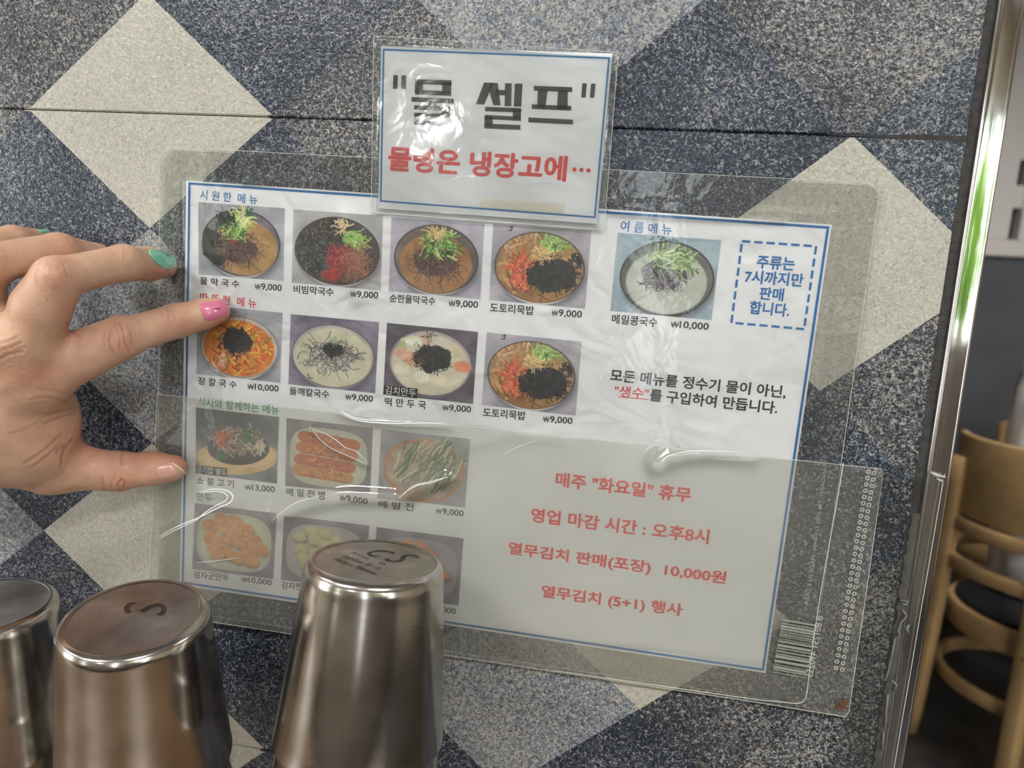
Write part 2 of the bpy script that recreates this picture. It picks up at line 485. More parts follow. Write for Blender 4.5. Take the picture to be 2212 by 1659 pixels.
# street greenery outside
def leaf_mass(name, c, r, n, mat, label):
    rr = np.random.default_rng(int(abs(c[0] * 100)) + 3)
    v, f = [], []
    for k in range(n):
        d = rr.normal(size=3); d /= np.linalg.norm(d)
        p = np.array(c) + d * np.array(r) * (0.55 + 0.45 * rr.random())
        a = rr.normal(size=3); a /= np.linalg.norm(a); b = np.cross(a, d); b /= np.linalg.norm(b) + 1e-9
        s = 0.06 + 0.07 * rr.random()
        m = len(v); v += [p - a * s, p + b * s * 0.45, p + a * s, p - b * s * 0.45]; f.append((m, m + 1, m + 2, m + 3))
    root = empty(name, (c[0], c[1], FLOOR_Z))
    o = mesh('foliage', [np.array(q) - np.array((c[0], c[1], FLOOR_Z)) for q in v], f, mat, root); o['kind'] = 'stuff'
    MB().tube([(0, 0, -0.05), (0.03, 0, c[2] - FLOOR_Z)], [0.07, 0.04], 10).build('trunk', M_WOODWALL, root, True)
    tag(root, label, 'tree')
def leaf_mat(name, col):
    t = NT(name)
    d = t.n('ShaderNodeBsdfDiffuse'); d.inputs[0].default_value = col
    l = t.n('ShaderNodeBsdfTranslucent'); l.inputs[0].default_value = (col[0] * 1.3, min(1, col[1] * 1.5), col[2], 1)
    m = t.n('ShaderNodeMixShader'); m.inputs[0].default_value = 0.5
    t.l(d.outputs[0], m.inputs[1]); t.l(l.outputs[0], m.inputs[2]); return t.surf(m.outputs[0])
LEAF_D, LEAF_L = leaf_mat('leaf_dark', srgb(58, 84, 44)), leaf_mat('leaf_light', srgb(128, 160, 66))
leaf_mass('street_tree', (2.9, -5.9, 2.1), (1.3, 0.5, 0.85), 1300, LEAF_D, 'dark leafy tree outside the shop front mirrored high in the steel trim')
leaf_mass('street_tree', (2.35, -4.4, 0.42), (1.0, 0.5, 0.62), 1300, LEAF_L, 'pale green tree outside the shop front mirrored lower in the steel trim')
leaf_mass('street_tree', (-3.2, -4.6, 0.5), (1.2, 0.6, 1.0), 700, LEAF_L, 'leafy tree outside the far end of the shop front mirrored in the cups')
S('ground', MB().box((-8, -9, FLOOR_Z - 0.15), (8, YB - 0.1, FLOOR_Z - 0.09)), simple('street_paving', srgb(150, 150, 146), 0.9))

# far wall beyond the partition: grey wainscot, white window frame above it
ZS = float(P(2170, 545, -YF * 1000)[2])
S('wall_far', MB().box((XL, YF, FLOOR_Z), (XR, YF + 0.1, ZS)), M_WAIN)
S('wall_far_upper', MB().box((XL, YF + 0.06, ZS), (XR, YF + 0.1, CEIL_Z)), M_WALL)
fx = lambda px, py=300: float(P(px, py, -YF * 1000)[0])
fz = lambda py: float(P(2190, py, -YF * 1000)[2])
fr = MB().box((0.8, YF - 0.03, ZS - 0.02), (3.4, YF + 0.05, ZS + 0.05), 0.006)
fr.box((fx(2110), YF - 0.02, ZS + 0.05), (fx(2177, 490), YF + 0.055, CEIL_Z), 0.005)
fr.box((fx(2201, 490), YF - 0.01, ZS + 0.05), (fx(2240, 400), YF + 0.055, CEIL_Z), 0.005)
fr.box((fx(2177, 490), YF - 0.005, fz(450)), (fx(2201, 490), YF + 0.05, fz(400)), 0.004)
fr.box((fx(2177, 490), YF - 0.005, fz(345)), (fx(2201, 490), YF + 0.05, CEIL_Z), 0.004)
for x0 in (0.8, 2.6, 3.0): fr.box((x0, YF - 0.01, ZS + 0.05), (x0 + 0.08, YF + 0.055, CEIL_Z))
S('window_5', fr, M_WFRAME)
S('window_6', MB().box((0.8, YF + 0.05, ZS), (3.4, YF + 0.058, CEIL_Z)), M_DARKGLASS)

# ceiling lamps: each a framed panel that gives off its own light
M_PANEL = simple('lamp_diffuser', (1, 1, 1, 1), 0.5, emit=((1.0, 0.97, 0.93, 1), 9.0))
M_LFRAME = simple('lamp_frame', srgb(225, 225, 222), 0.4)
for k, (x, y, pw) in enumerate(CEILING_LAMPS):
    root = empty('ceiling_lamp', (x, y, CEIL_Z))
    MB().box((-0.31, -0.16, -0.035), (0.31, 0.16, 0), 0.004).build('lamp_frame', M_LFRAME, root)
    MB().box((-0.29, -0.14, -0.038), (0.29, 0.14, -0.0352)).build('diffuser', M_PANEL, root)
    tag(root, ['white ceiling panel lamp over the cup counter', 'white ceiling panel lamp nearest the shop front door', 'white ceiling panel lamp above the wooden chairs',
               'white ceiling panel lamp in the rear corner'][k], 'lamp', 'ceiling panel lamps')
    area_light(x, y, CEIL_Z - 0.045, 0.56, 0.26, pw)

# pendant globe behind the camera (its reflection is the glare on the small sign)
gl_root = empty('pendant_lamp', (-0.45, -2.12, 0.51))
gp = MB(); gp.lathe([(0.001, -0.045)] + [(0.045 * math.sin(a), -0.045 * math.cos(a)) for a in np.linspace(0.1, pi - 0.3, 18)], 32)
gp.build('globe', simple('pendant_globe', (1, 1, 1, 1), 0.4, emit=((1.0, 0.98, 0.96, 1), 120.0)), gl_root, True)
MB().tube([(0, 0, 0.042), (0, 0, CEIL_Z - 0.51)], 0.003, 8).build('cord', M_BLACK, gl_root)
tag(gl_root, 'round white pendant lamp whose glare shows on the small laminated sign', 'lamp')

# ------------------------------------------------------------------ printed sheets
def into(o, root):
    """vertices of o are in world space: hang it under root, which only has a location"""
    o.data.transform(Matrix.Translation(-root.location)); o.parent = root
    return o

def poly_ring(cs, w):
    """inner offset of a convex quad (world points in a plane y = const), by w metres"""
    out = []
    c = sum(cs) / 4
    for i in range(4):
        a, b, e = cs[i - 1], cs[i], cs[(i + 1) % 4]
        d1 = (a - b) / np.linalg.norm(a - b); d2 = (e - b) / np.linalg.norm(e - b)
        s = np.linalg.norm(np.cross(d1, d2))
        out.append(b + (d1 + d2) * w / s)
    return out

def slab(name, cs, y0, y1, mat, parent=None):
    """thin sheet between y0 (front) and y1 (back) metres"""
    v = [(p[0], y0, p[2]) for p in cs] + [(p[0], y1, p[2]) for p in cs]
    f = [(3, 2, 1, 0), (4, 5, 6, 7)] + [(i, (i + 1) % 4, 4 + (i + 1) % 4, 4 + i) for i in range(4)]
    return mesh(name, v, f, mat, parent)

def frame_print(cs, w, d, mat, root, name='border_line', wl=None):
    inn = poly_ring(cs, w)
    v = [(p[0], -d / 1000, p[2]) for p in cs] + [(p[0], -d / 1000, p[2]) for p in inn]
    f = [(i, (i + 1) % 4, 4 + (i + 1) % 4, 4 + i) for i in range(4)]
    return into(mesh(name, v, f, mat), root)

def text_mesh(body, offset=0.0, shear=0.0):
    c = bpy.data.curves.new('lettering', 'FONT'); c.body = body; c.size = 1.0; c.offset = offset; c.resolution_u = 3; c.shear = shear
    o = bpy.data.objects.new('lettering', c); COL.objects.link(o)
    dg = bpy.context.evaluated_depsgraph_get(); dg.update()
    me = bpy.data.meshes.new_from_object(o.evaluated_get(dg)); bpy.data.objects.remove(o); bpy.data.curves.remove(c)
    n = len(me.vertices); co = np.empty(n * 3, np.float32); me.vertices.foreach_get('co', co); co = co.reshape(-1, 3)
    fs = [tuple(p.vertices) for p in me.polygons]
    bpy.data.meshes.remove(me)
    return co, fs

def lettering(body, a, b, h, mat, d, root, offset=0.012, flip=False, name='lettering', label=None):
    """a, b: photo pixels of the middle of the line's left and right ends; h: height in mm"""
    co, fs = text_mesh(body, 0.0)
    if offset > 0.004:
        n0 = len(co); cc = [co]; ff = list(fs)
        for k in range(8):
            an = k * pi / 4; cc.append(co + np.array([offset * math.cos(an), offset * math.sin(an), 0], np.float32)); ff += [tuple(i + n0 * (k + 1) for i in q) for q in fs]
        co = np.concatenate(cc); fs = ff
    A, B = P(a[0], a[1], d), P(b[0], b[1], d)
    L = np.linalg.norm(B - A); ex = (B - A) / L; ey = np.array([-ex[2], 0, ex[0]])
    x0, x1 = co[:, 0].min(), co[:, 0].max(); y0, y1 = co[:, 1].min(), co[:, 1].max()
    u = (co[:, 0] - x0) / (x1 - x0); w = ((co[:, 1] - y0) / (y1 - y0) - 0.5)
    if flip: w = -w
    V = A + u[:, None] * L * ex + w[:, None] * (h / 1000) * ey
    if offset > 0.004:
        V[:, 1] += (np.arange(len(V)) // n0) * 6e-6
    o = mesh(name, V, fs, mat)
    if label: o['label'] = label
    return into(o, root)

# ---- painter for the small printed food pictures (colour print on the paper, kept as vertex colours)
class Pic:
    def __init__(s, w=176, h=140, seed=1):
        s.w, s.h = w, h; s.a = np.zeros((h, w, 3)); s.r = np.random.default_rng(seed)
        s.v, s.u = np.mgrid[0:h, 0:w]; s.u = s.u / (w - 1); s.v = s.v / (h - 1)
        s.as_ = w / h; s.clipb = None
    def noise(s, k, oct=3):
        o = np.zeros((s.h, s.w)); amp = 1; tot = 0
        for q in range(oct):
            n = k * 2 ** q; g = s.r.random((n + 2, n + 2))
            x = s.u * n; y = s.v * n; xi = x.astype(int); yi = y.astype(int); fx = x - xi; fy = y - yi
            fx = fx * fx * (3 - 2 * fx); fy = fy * fy * (3 - 2 * fy)
            o += amp * ((g[yi, xi] * (1 - fx) + g[yi, xi + 1] * fx) * (1 - fy) + (g[yi + 1, xi] * (1 - fx) + g[yi + 1, xi + 1] * fx) * fy)
            tot += amp; amp *= 0.55
        return o / tot
    def put(s, m, c):
        c = np.array(c, float) / 255
        if c.ndim == 1: c = c[None, None, :]
        s.a = s.a * (1 - m[..., None]) + c * m[..., None]
    def bg(s, c1, c2, k=4):
        n = s.noise(k, 4)[..., None]; n = np.clip((n - 0.3) / 0.4, 0, 1)
        s.a = (np.array(c1) * (1 - n) + np.array(c2) * n) / 255
    def ell(s, cx, cy, rx, ry, c, c2=None, soft=0.012, rot=0.0, rough=0.0, k=7, alpha=1.0, nk=9):
        x, y = s.u - cx, (s.v - cy)
        ca, sa = math.cos(rot), math.sin(rot); x, y = x * ca + y * sa, -x * sa + y * ca
        r = np.sqrt((x / rx) ** 2 + (y / ry) ** 2)
        if rough:
            r = r + (s.noise(k, 3) - 0.5) * 2 * rough
        m = np.clip((1 - r) * min(rx, ry) / soft + 0.5, 0, 1) * alpha
        if c2 is None: s.put(m, c)
        else:
            n = np.clip((s.noise(nk, 3) - 0.3) / 0.4, 0, 1)[..., None]
            s.put(m, np.array(c) * (1 - n) + np.array(c2) * n)
        return m
    def stroke(s, pts, w, c, alpha=1.0):
        pts = np.array(pts); x0, y0 = pts.min(0) - w * 1.5; x1, y1 = pts.max(0) + w * 1.5
        i0, i1 = max(0, int(x0 * s.w)), min(s.w, int(x1 * s.w) + 2); j0, j1 = max(0, int(y0 * s.h)), min(s.h, int(y1 * s.h) + 2)
        if i0 >= i1 or j0 >= j1: return
        U = s.u[j0:j1, i0:i1]; V = s.v[j0:j1, i0:i1]; D = np.full(U.shape, 9.0)
        for a, b in zip(pts[:-1], pts[1:]):
            e = b - a; L = e @ e + 1e-12
            t = np.clip(((U - a[0]) * e[0] + (V - a[1]) * e[1]) / L, 0, 1)
            D = np.minimum(D, np.hypot(U - a[0] - t * e[0], (V - a[1] - t * e[1]) / s.as_ * 1.0 * s.as_))
        m = np.clip((w - D) / 0.006 + 0.5, 0, 1)[..., None] * alpha
        if s.clipb:
            cx, cy, rx, ry = s.clipb; m = m * (np.hypot((U - cx) / rx, (V - cy) / ry) < 0.97)[..., None]
        s.a[j0:j1, i0:i1] = s.a[j0:j1, i0:i1] * (1 - m) + np.array(c) / 255 * m
    def strokes(s, n, cx, cy, rx, ry, ln, w, cols, curl=1.0, ang=None, spread=pi, rot=0.0, alpha=1.0):
        w = w * 0.52
        for _ in range(int(n * 1.7)):
            q = math.sqrt(s.r.random()); t = s.r.random() * 2 * pi
            x, y = q * rx * math.cos(t), q * ry * math.sin(t)
            x, y = cx + x * math.cos(rot) - y * math.sin(rot), cy + x * math.sin(rot) + y * math.cos(rot)
            a = (s.r.random() * 2 * pi) if ang is None else ang + (s.r.random() - 0.5) * spread
            c = np.array(cols[s.r.integers(len(cols))]) * (0.85 + 0.3 * s.r.random())
            da = (s.r.random() - 0.5) * curl; pts = [(x, y)]; l = ln * (0.6 + 0.8 * s.r.random()) / 5
            for k in range(5):
                x += l * math.cos(a); y += l * math.sin(a) * s.as_; a += da; pts.append((x, y))
            s.stroke(pts, w * (0.7 + 0.6 * s.r.random()), np.clip(c, 0, 255), alpha)
    def grain(s, amt=0.05):
        s.a = np.clip(s.a * (1 + (s.r.random((s.h, s.w, 1)) - 0.5) * 2 * amt), 0, 1)

GREEN = [(150, 200, 90), (190, 220, 130), (60, 110, 50), (215, 225, 160), (120, 170, 80)]
BLACKS = [(34, 34, 36), (22, 24, 26), (58, 60, 64)]
BUCK = [(92, 66, 62), (120, 90, 82), (70, 48, 46), (142, 110, 98)]

def bowl(p, cx, cy, rx, ry, rim, inner, liq, liq2, lx=0.0, ly=0.03, lr=0.88, base=(205, 205, 205)):
    p.ell(cx + 0.02, cy + 0.06, rx * 0.99, ry * 1.0, (96, 92, 104), soft=0.07, alpha=0.6)
    p.ell(cx, cy + 0.035, rx * 0.93, ry * 0.98, base)
    p.ell(cx, cy, rx, ry, rim)
    p.ell(cx, cy, rx * 0.97, ry * 0.965, inner, tuple(min(255, c + 30) for c in inner), nk=3)
    p.ell(cx + lx, cy + ly, rx * lr, ry * lr, liq, liq2, soft=0.02, nk=5)
    p.clipb = (cx, cy, rx, ry)

def pic_cold(p):
    p.bg((168, 168, 176), (196, 196, 202)); bowl(p, .5, .52, .455, .46, (60, 56, 62), (112, 106, 118), (176, 136, 84), (200, 164, 110), lx=.04, ly=.06, lr=.84)
    p.ell(.17, .60, .13, .24, (26, 26, 28), (52, 50, 52), rough=.25, rot=-.3); p.strokes(60, .19, .6, .13, .25, .07, .008, BLACKS)
    p.ell(.48, .62, .21, .18, (74, 54, 52), (96, 72, 66), rough=.15); p.strokes(120, .48, .62, .19, .16, .16, .006, BUCK, curl=1.6)
    p.clipb = None; p.strokes(60, .40, .36, .15, .13, .14, .014, GREEN, ang=-.9, spread=1.5); p.strokes(20, .5, .22, .08, .1, .13, .02, [(226, 224, 180), (200, 220, 130)], ang=-1.1, spread=.8)
    p.strokes(45, .33, .22, .1, .07, .09, .006, BLACKS); p.strokes(8, .56, .12, .03, .05, .08, .01, [(40, 90, 50)], ang=-1.2, spread=.8); p.ell(.42, .5, .022, .02, (200, 60, 30))
def pic_bibim(p):
    p.bg((178, 176, 176), (200, 198, 198)); bowl(p, .5, .52, .475, .46, (58, 56, 56), (76, 68, 74), (62, 58, 58), (92, 76, 68), lr=.92)
    p.strokes(200, .28, .57, .22, .30, .07, .010, [(38, 42, 44), (58, 62, 64), (30, 34, 38), (110, 112, 110)]); p.strokes(70, .42, .2, .12, .1, .06, .007, BLACKS + [(150, 130, 100)])
    p.strokes(50, .66, .33, .11, .11, .12, .014, GREEN, ang=.6, spread=1.6); p.strokes(16, .55, .18, .05, .07, .08, .014, [(236, 214, 170)])
    p.strokes(90, .55, .62, .14, .18, .07, .012, [(176, 48, 56), (200, 66, 70), (150, 36, 44)]); p.strokes(110, .72, .68, .13, .18, .17, .006, [(164, 106, 80), (190, 132, 104), (140, 84, 66)], curl=1.4)
    p.strokes(30, .45, .84, .1, .06, .06, .01, [(196, 56, 50)])
def pic_mild(p):
    p.bg((176, 172, 184), (204, 198, 210)); bowl(p, .5, .52, .455, .46, (66, 56, 54), (110, 98, 92), (168, 118, 74), (192, 148, 100), ly=.06, lr=.86)
    p.ell(.5, .55, .24, .2, (78, 56, 56), (98, 74, 72), rough=.15); p.strokes(170, .5, .56, .23, .2, .15, .005, BUCK, curl=1.3)
    p.strokes(70, .5, .28, .17, .15, .13, .013, GREEN, ang=.8, spread=2.4); p.strokes(22, .5, .18, .09, .06, .08, .01, [(240, 214, 160), (226, 190, 130)])
    p.strokes(8, .5, .28, .08, .04, .06, .006, BLACKS); p.strokes(10, .62, .42, .06, .04, .05, .008, [(34, 60, 40)])
def pic_muk(p):
    p.bg((170, 168, 176), (208, 200, 208)); p.stroke([(.17, .03), (.2, .01), (.19, .07), (.16, .07)], .006, (60, 60, 60))
    bowl(p, .5, .52, .465, .46, (92, 70, 58), (150, 132, 112), (168, 122, 72), (196, 152, 100), ly=.04, lr=.9, base=(222, 214, 208))
    p.strokes(42, .33, .32, .24, .17, .2, .021, [(196, 158, 112), (214, 178, 134), (168, 126, 84)], curl=.3); p.strokes(22, .2, .6, .12, .2, .18, .02, [(206, 164, 112), (176, 134, 88)], curl=1.0)
    p.strokes(10, .84, .4, .1, .14, .16, .018, [(190, 150, 100)], curl=.3); p.strokes(10, .45, .85, .2, .06, .18, .018, [(150, 104, 62)], curl=.3)
    p.strokes(85, .34, .58, .12, .18, .09, .014, [(214, 98, 62), (232, 124, 84), (190, 70, 46), (226, 150, 110)])
    p.ell(.64, .6, .24, .22, (28, 28, 30), (46, 48, 48), rough=.3, k=10); p.strokes(170, .64, .6, .25, .22, .07, .009, BLACKS); p.strokes(24, .88, .37, .07, .05, .06, .01, BLACKS)
    p.strokes(50, .6, .22, .13, .09, .12, .01, GREEN, ang=-.5, spread=1.6); p.strokes(44, .52, .36, .11, .08, .05, .009, [(240, 210, 150), (224, 190, 124)])
def pic_kong(p):
    p.bg((150, 172, 184), (196, 210, 216)); p.ell(.5, .5, .8, .72, (176, 196, 206), soft=.1, alpha=.5); p.strokes(6, .45, .03, .12, .02, .05, .012, [(60, 100, 96)])
    bowl(p, .52, .53, .46, .47, (64, 64, 62), (104, 106, 102), (196, 200, 188), (210, 214, 202), ly=.045, lr=.86, base=(70, 72, 74))
    p.ell(.5, .47, .21, .19, (96, 90, 92), (140, 140, 144), rough=.2); p.strokes(110, .5, .5, .2, .16, .12, .007, [(84, 76, 78), (188, 192, 196), (120, 112, 112), (70, 60, 58)], curl=1.4)
    p.strokes(60, .5, .3, .2, .1, .17, .012, [(150, 178, 110), (190, 208, 150), (90, 124, 70), (210, 220, 180)], ang=-.3, spread=1.3)
def pic_jang(p):
    p.bg((170, 172, 180), (202, 202, 206)); bowl(p, .5, .55, .465, .44, (150, 140, 134), (186, 178, 170), (212, 104, 36), (230, 146, 60), ly=.02, lr=.9, base=(214, 210, 208))
    p.strokes(90, .5, .58, .38, .34, .1, .016, [(232, 130, 50), (240, 176, 80), (204, 92, 34), (226, 190, 70)], curl=.6); p.strokes(14, .72, .5, .12, .2, .06, .012, [(230, 200, 60), (90, 120, 60)])
    p.ell(.47, .47, .17, .18, (34, 34, 34), (50, 48, 46), rough=.3, k=11); p.strokes(120, .46, .48, .19, .19, .05, .009, BLACKS); p.strokes(8, .4, .8, .3, .1, .05, .01, [(70, 100, 40)])
def pic_deul(p):
    p.bg((120, 112, 130), (162, 154, 172)); bowl(p, .5, .54, .475, .45, (120, 112, 110), (176, 170, 162), (206, 202, 176), (220, 216, 190), ly=.02, lr=.92, base=(168, 160, 170))
    p.strokes(120, .48, .55, .28, .2, .13, .008, [(150, 146, 150), (120, 110, 114), (196, 194, 190), (92, 76, 74)], curl=1.2); p.ell(.5, .45, .12, .09, (58, 54, 56), (74, 72, 72), rough=.3)
    p.strokes(50, .5, .45, .12, .09, .05, .007, BLACKS); p.strokes(8, .5, .34, .06, .03, .05, .008, [(110, 150, 100)]); p.stroke([(.22, .82), (.24, .88), (.28, .88)], .007, (90, 84, 80))
def pic_tteok(p):
    p.bg((84, 78, 84), (124, 114, 126)); bowl(p, .5, .5, .46, .46, (120, 108, 112), (168, 158, 158), (214, 206, 184), (228, 220, 200), ly=.02, lr=.92, base=(130, 118, 132))
    for x, y, c in ((.2, .4, (214, 170, 150)), (.28, .46, (222, 186, 164)), (.4, .2, (220, 190, 160)), (.86, .5, (222, 146, 106)), (.2, .62, (226, 220, 196)), (.42, .7, (232, 226, 210)), (.6, .72, (226, 216, 190)), (.3, .22, (226, 224, 210)), (.75, .3, (220, 206, 178))):
        p.ell(x, y, .1, .08, c, tuple(min(255, q + 18) for q in c), soft=.03, rough=.1)
    p.ell(.52, .42, .2, .19, (36, 36, 38), (50, 50, 50), rough=.3, k=10); p.strokes(130, .52, .43, .2, .18, .05, .009, BLACKS); p.strokes(5, .5, .14, .05, .01, .06, .007, BLACKS)
    p.strokes(20, .3, .5, .12, .08, .05, .006, [(190, 130, 90)]); p.strokes(6, .25, .25, .12, .08, .05, .01, [(150, 190, 100), (230, 220, 120)])
def pic_bulgogi(p):
    p.bg((106, 108, 116), (158, 160, 168), 3); p.ell(.3, .1, .5, .2, (66, 74, 72), soft=.15, alpha=.7)
    p.ell(.5, .7, .5, .24, (214, 178, 128), (232, 204, 158), rot=-.2); p.ell(.5, .64, .5, .2, (238, 212, 168), (230, 198, 148), rot=-.2)
    p.ell(.52, .54, .38, .25, (30, 30, 34), rot=-.22); p.ell(.52, .5, .35, .2, (52, 48, 48), rot=-.22)
    p.strokes(150, .52, .44, .3, .2, .08, .014, [(150, 120, 116), (176, 148, 140), (112, 84, 80), (206, 190, 170)], rot=-.2); p.strokes(12, .3, .48, .05, .1, .12, .014, [(214, 116, 50)], ang=-1.2, spread=.6)
    p.strokes(16, .64, .34, .08, .08, .09, .014, [(50, 110, 60)]); p.strokes(10, .33, .7, .08, .03, .07, .016, [(40, 104, 50)]); p.strokes(10, .78, .42, .05, .1, .12, .014, [(224, 214, 180)], ang=1.5, spread=.5)
def plate(p, c=(206, 206, 190)):
    x, y = (p.u - .5) / .46, (p.v - .52) / .44
    r = (np.abs(x) ** 3.2 + np.abs(y) ** 3.2) ** (1 / 3.2)
    p.put(np.clip((1.04 - r) / .1, 0, 1) * .6, (110, 104, 112)); p.put(np.clip((1 - r) / .03, 0, 1), c); p.put(np.clip((.86 - r) / .03, 0, 1) * .35, tuple(min(255, q + 14) for q in c))
def pic_jeonbyeong(p):
    p.bg((134, 128, 134), (170, 166, 172)); plate(p)
    for k, (y, c) in enumerate(((.24, (196, 112, 70)), (.40, (206, 128, 80)), (.58, (192, 108, 66)), (.74, (204, 148, 84)))):
        x = .5 - .02 * k
        poly = [(x - .28, y), (x + .28, y + .05)]
        p.stroke(poly, .085, c); p.stroke([(x - .28, y + .07), (x + .28, y + .12)], .012, (170, 92, 54), .7)
        p.strokes(26, x, y + .02, .27, .06, .05, .012, [c, (224, 160, 100), (176, 92, 54)])
def pic_jeon(p):
    p.bg((158, 156, 164), (184, 182, 188)); p.ell(.5, .53, .46, .46, (176, 128, 96), (196, 150, 116), rough=.05); p.ell(.5, .53, .41, .41, (174, 146, 130), (200, 180, 160), rough=.06)
    p.strokes(60, .5, .55, .34, .32, .22, .018, [(98, 132, 74), (130, 160, 96), (204, 196, 170), (160, 120, 104), (70, 110, 60)], ang=-1.0, spread=.6, curl=.3)
def balls(p, pts, r, c1, c2, jit=.0):
    for x, y in pts:
        p.ell(x + .012, y + .03, r * 1.05, r * 1.05, (120, 88, 60), soft=.03, alpha=.5)
        p.ell(x, y, r, r * .95, c1, c2, soft=.02, rough=.08, nk=14)
        p.ell(x - .01, y - .03, r * .6, r * .5, tuple(min(255, q + 24) for q in c1), soft=.05, alpha=.5)
BP = [(.33, .2), (.5, .2), (.2, .3), (.38, .32), (.64, .3), (.5, .38), (.22, .48), (.74, .45), (.4, .52), (.58, .52), (.26, .62), (.84, .58), (.68, .62), (.44, .7), (.56, .74), (.3, .72), (.72, .76)]
def pic_fried(p):
    p.bg((140, 132, 146), (172, 166, 178)); plate(p, (206, 204, 184)); balls(p, BP, .095, (200, 134, 76), (224, 176, 104))
def pic_steamed(p):
    p.bg((124, 116, 132), (160, 152, 166)); plate(p, (188, 182, 184)); balls(p, BP, .085, (206, 200, 160), (196, 184, 136))
def pic_third(p):
    p.bg((120, 112, 126), (150, 144, 156)); plate(p, (176, 168, 176)); balls(p, [(x * .8 + .12, y) for x, y in BP], .085, (206, 134, 82), (222, 160, 104))

M_PHOTO = None
def photo_mat():
    t = NT('food_photo_print'); a = t.n('ShaderNodeVertexColor'); a.layer_name = 'print'
    b = t.n('ShaderNodeBsdfPrincipled', i_Roughness=0.55); t.l(a.outputs[0], b.inputs['Base Color']); return t.surf(b.outputs[0])
M_PHOTO = photo_mat()
PHOTO_CACHE = {}
def food_photo(fn, cs, root, seed, label, d=1.06):
    W_, H_ = 176, 140
    if fn in PHOTO_CACHE: a = PHOTO_CACHE[fn]
    else:
        p = Pic(W_, H_, seed); fn(p); p.grain(0.06); a = PHOTO_CACHE[fn] = p.a
    C = [P(x, y, d) for x, y in cs]
    s, t = np.meshgrid(np.linspace(0, 1, W_), np.linspace(0, 1, H_))
    V = (C[0] * ((1 - s) * (1 - t))[..., None] + C[1] * (s * (1 - t))[..., None] + C[2] * (s * t)[..., None] + C[3] * ((1 - s) * t)[..., None]).reshape(-1, 3)
    i = np.arange((H_ - 1) * W_).reshape(H_ - 1, W_)[:, :-1].ravel()
    Q = np.stack([i, i + W_, i + W_ + 1, i + 1], 1)
    o = mesh_np('food_photo', V, Q, M_PHOTO, None, False)
    lin = np.where(a <= 0.04045, a / 12.92, ((np.clip(a, 0, 1) + 0.055) / 1.055) ** 2.4)
    col = np.concatenate([lin.reshape(-1, 3), np.ones((W_ * H_, 1))], 1).astype(np.float32)
    at = o.data.color_attributes.new('print', 'FLOAT_COLOR', 'POINT'); at.data.foreach_set('color', col.ravel())
    o['label'] = label
    return into(o, root)

# ---- the menu
MENU_C = [P(402, 390, 1), P(1797, 485, 1), P(1653.5, 1453, 1), P(390, 1263, 1)]
ctr = sum(MENU_C) / 4
menu = slab('menu_sheet', MENU_C, -0.0010, -0.0007, M_PAPER)
menu.data.transform(Matrix.Translation((-ctr[0], 0.001, -ctr[2]))); menu.location = (ctr[0], -0.001, ctr[2])
bpy.context.view_layer.update()
tag(menu, 'white laminated food menu sheet with blue border and dish photographs taped to tiles', 'menu')
BORD = [P(407, 393.5, 1.05), P(1792, 489, 1.05), P(1650, 1449, 1.05), P(394.5, 1259, 1.05)]
frame_print(BORD, 0.0011, 1.05, M_BLUE, menu)
D = 1.07
T = lambda body, a, b, h, mat, off=0.014: lettering(body, a, b, h, mat, D, menu, off)
T('시 원 한  메 뉴', (432, 420), (556, 432), 4.6, M_BLUE_TEXT)
T('따 뜻 한  메 뉴', (432, 642), (553.5, 656), 4.6, M_RED)
T('여 름 메 뉴', (1340.6, 488), (1451, 497), 4.7, M_BLUE_TEXT)
T('식사와 함께하는 메뉴', (427.6, 868), (602.9, 886), 4.8, M_GREEN, 0.022)
T('만두', (426, 1071.5), (459, 1075.5), 4.3, M_GREEN, 0.02)
for body, a, b, h in (
    ('물 막 국 수', (432, 606), (517, 614), 3.7), ('비빔막국수', (634, 624), (720.7, 631.5), 3.9), ('순한물막국수', (841.7, 643.5), (940.7, 651), 3.9),
    ('도토리묵밥', (1058.7, 664), (1153.6, 671.5), 4.3), ('메밀콩국수', (1321.6, 688.6), (1420.5, 696.7), 4.3),
    ('장 칼 국 수', (427.6, 822.6), (511, 831), 3.9), ('들깨칼국수', (625, 844), (711, 852), 3.9), ('떡 만 두 국', (831, 867.5), (920.4, 875.5), 4.1),
    ('도토리묵밥', (1043.4, 890.5), (1135.4, 898.6), 4.3), ('소 불 고 기', (425.5, 1037), (506, 1046), 4.1), ('메 밀 전 병', (619.2, 1062), (702.8, 1070.6), 4.1),
    ('메 밀 전', (818, 1087.5), (894, 1095.8), 4.1), ('감자군만두', (420, 1239.6), (496, 1247.3), 4.1), ('감자찐만두', (609, 1262.7), (685, 1270), 4.1)):
    T(body, a, b, h, M_BLACK, 0.018)
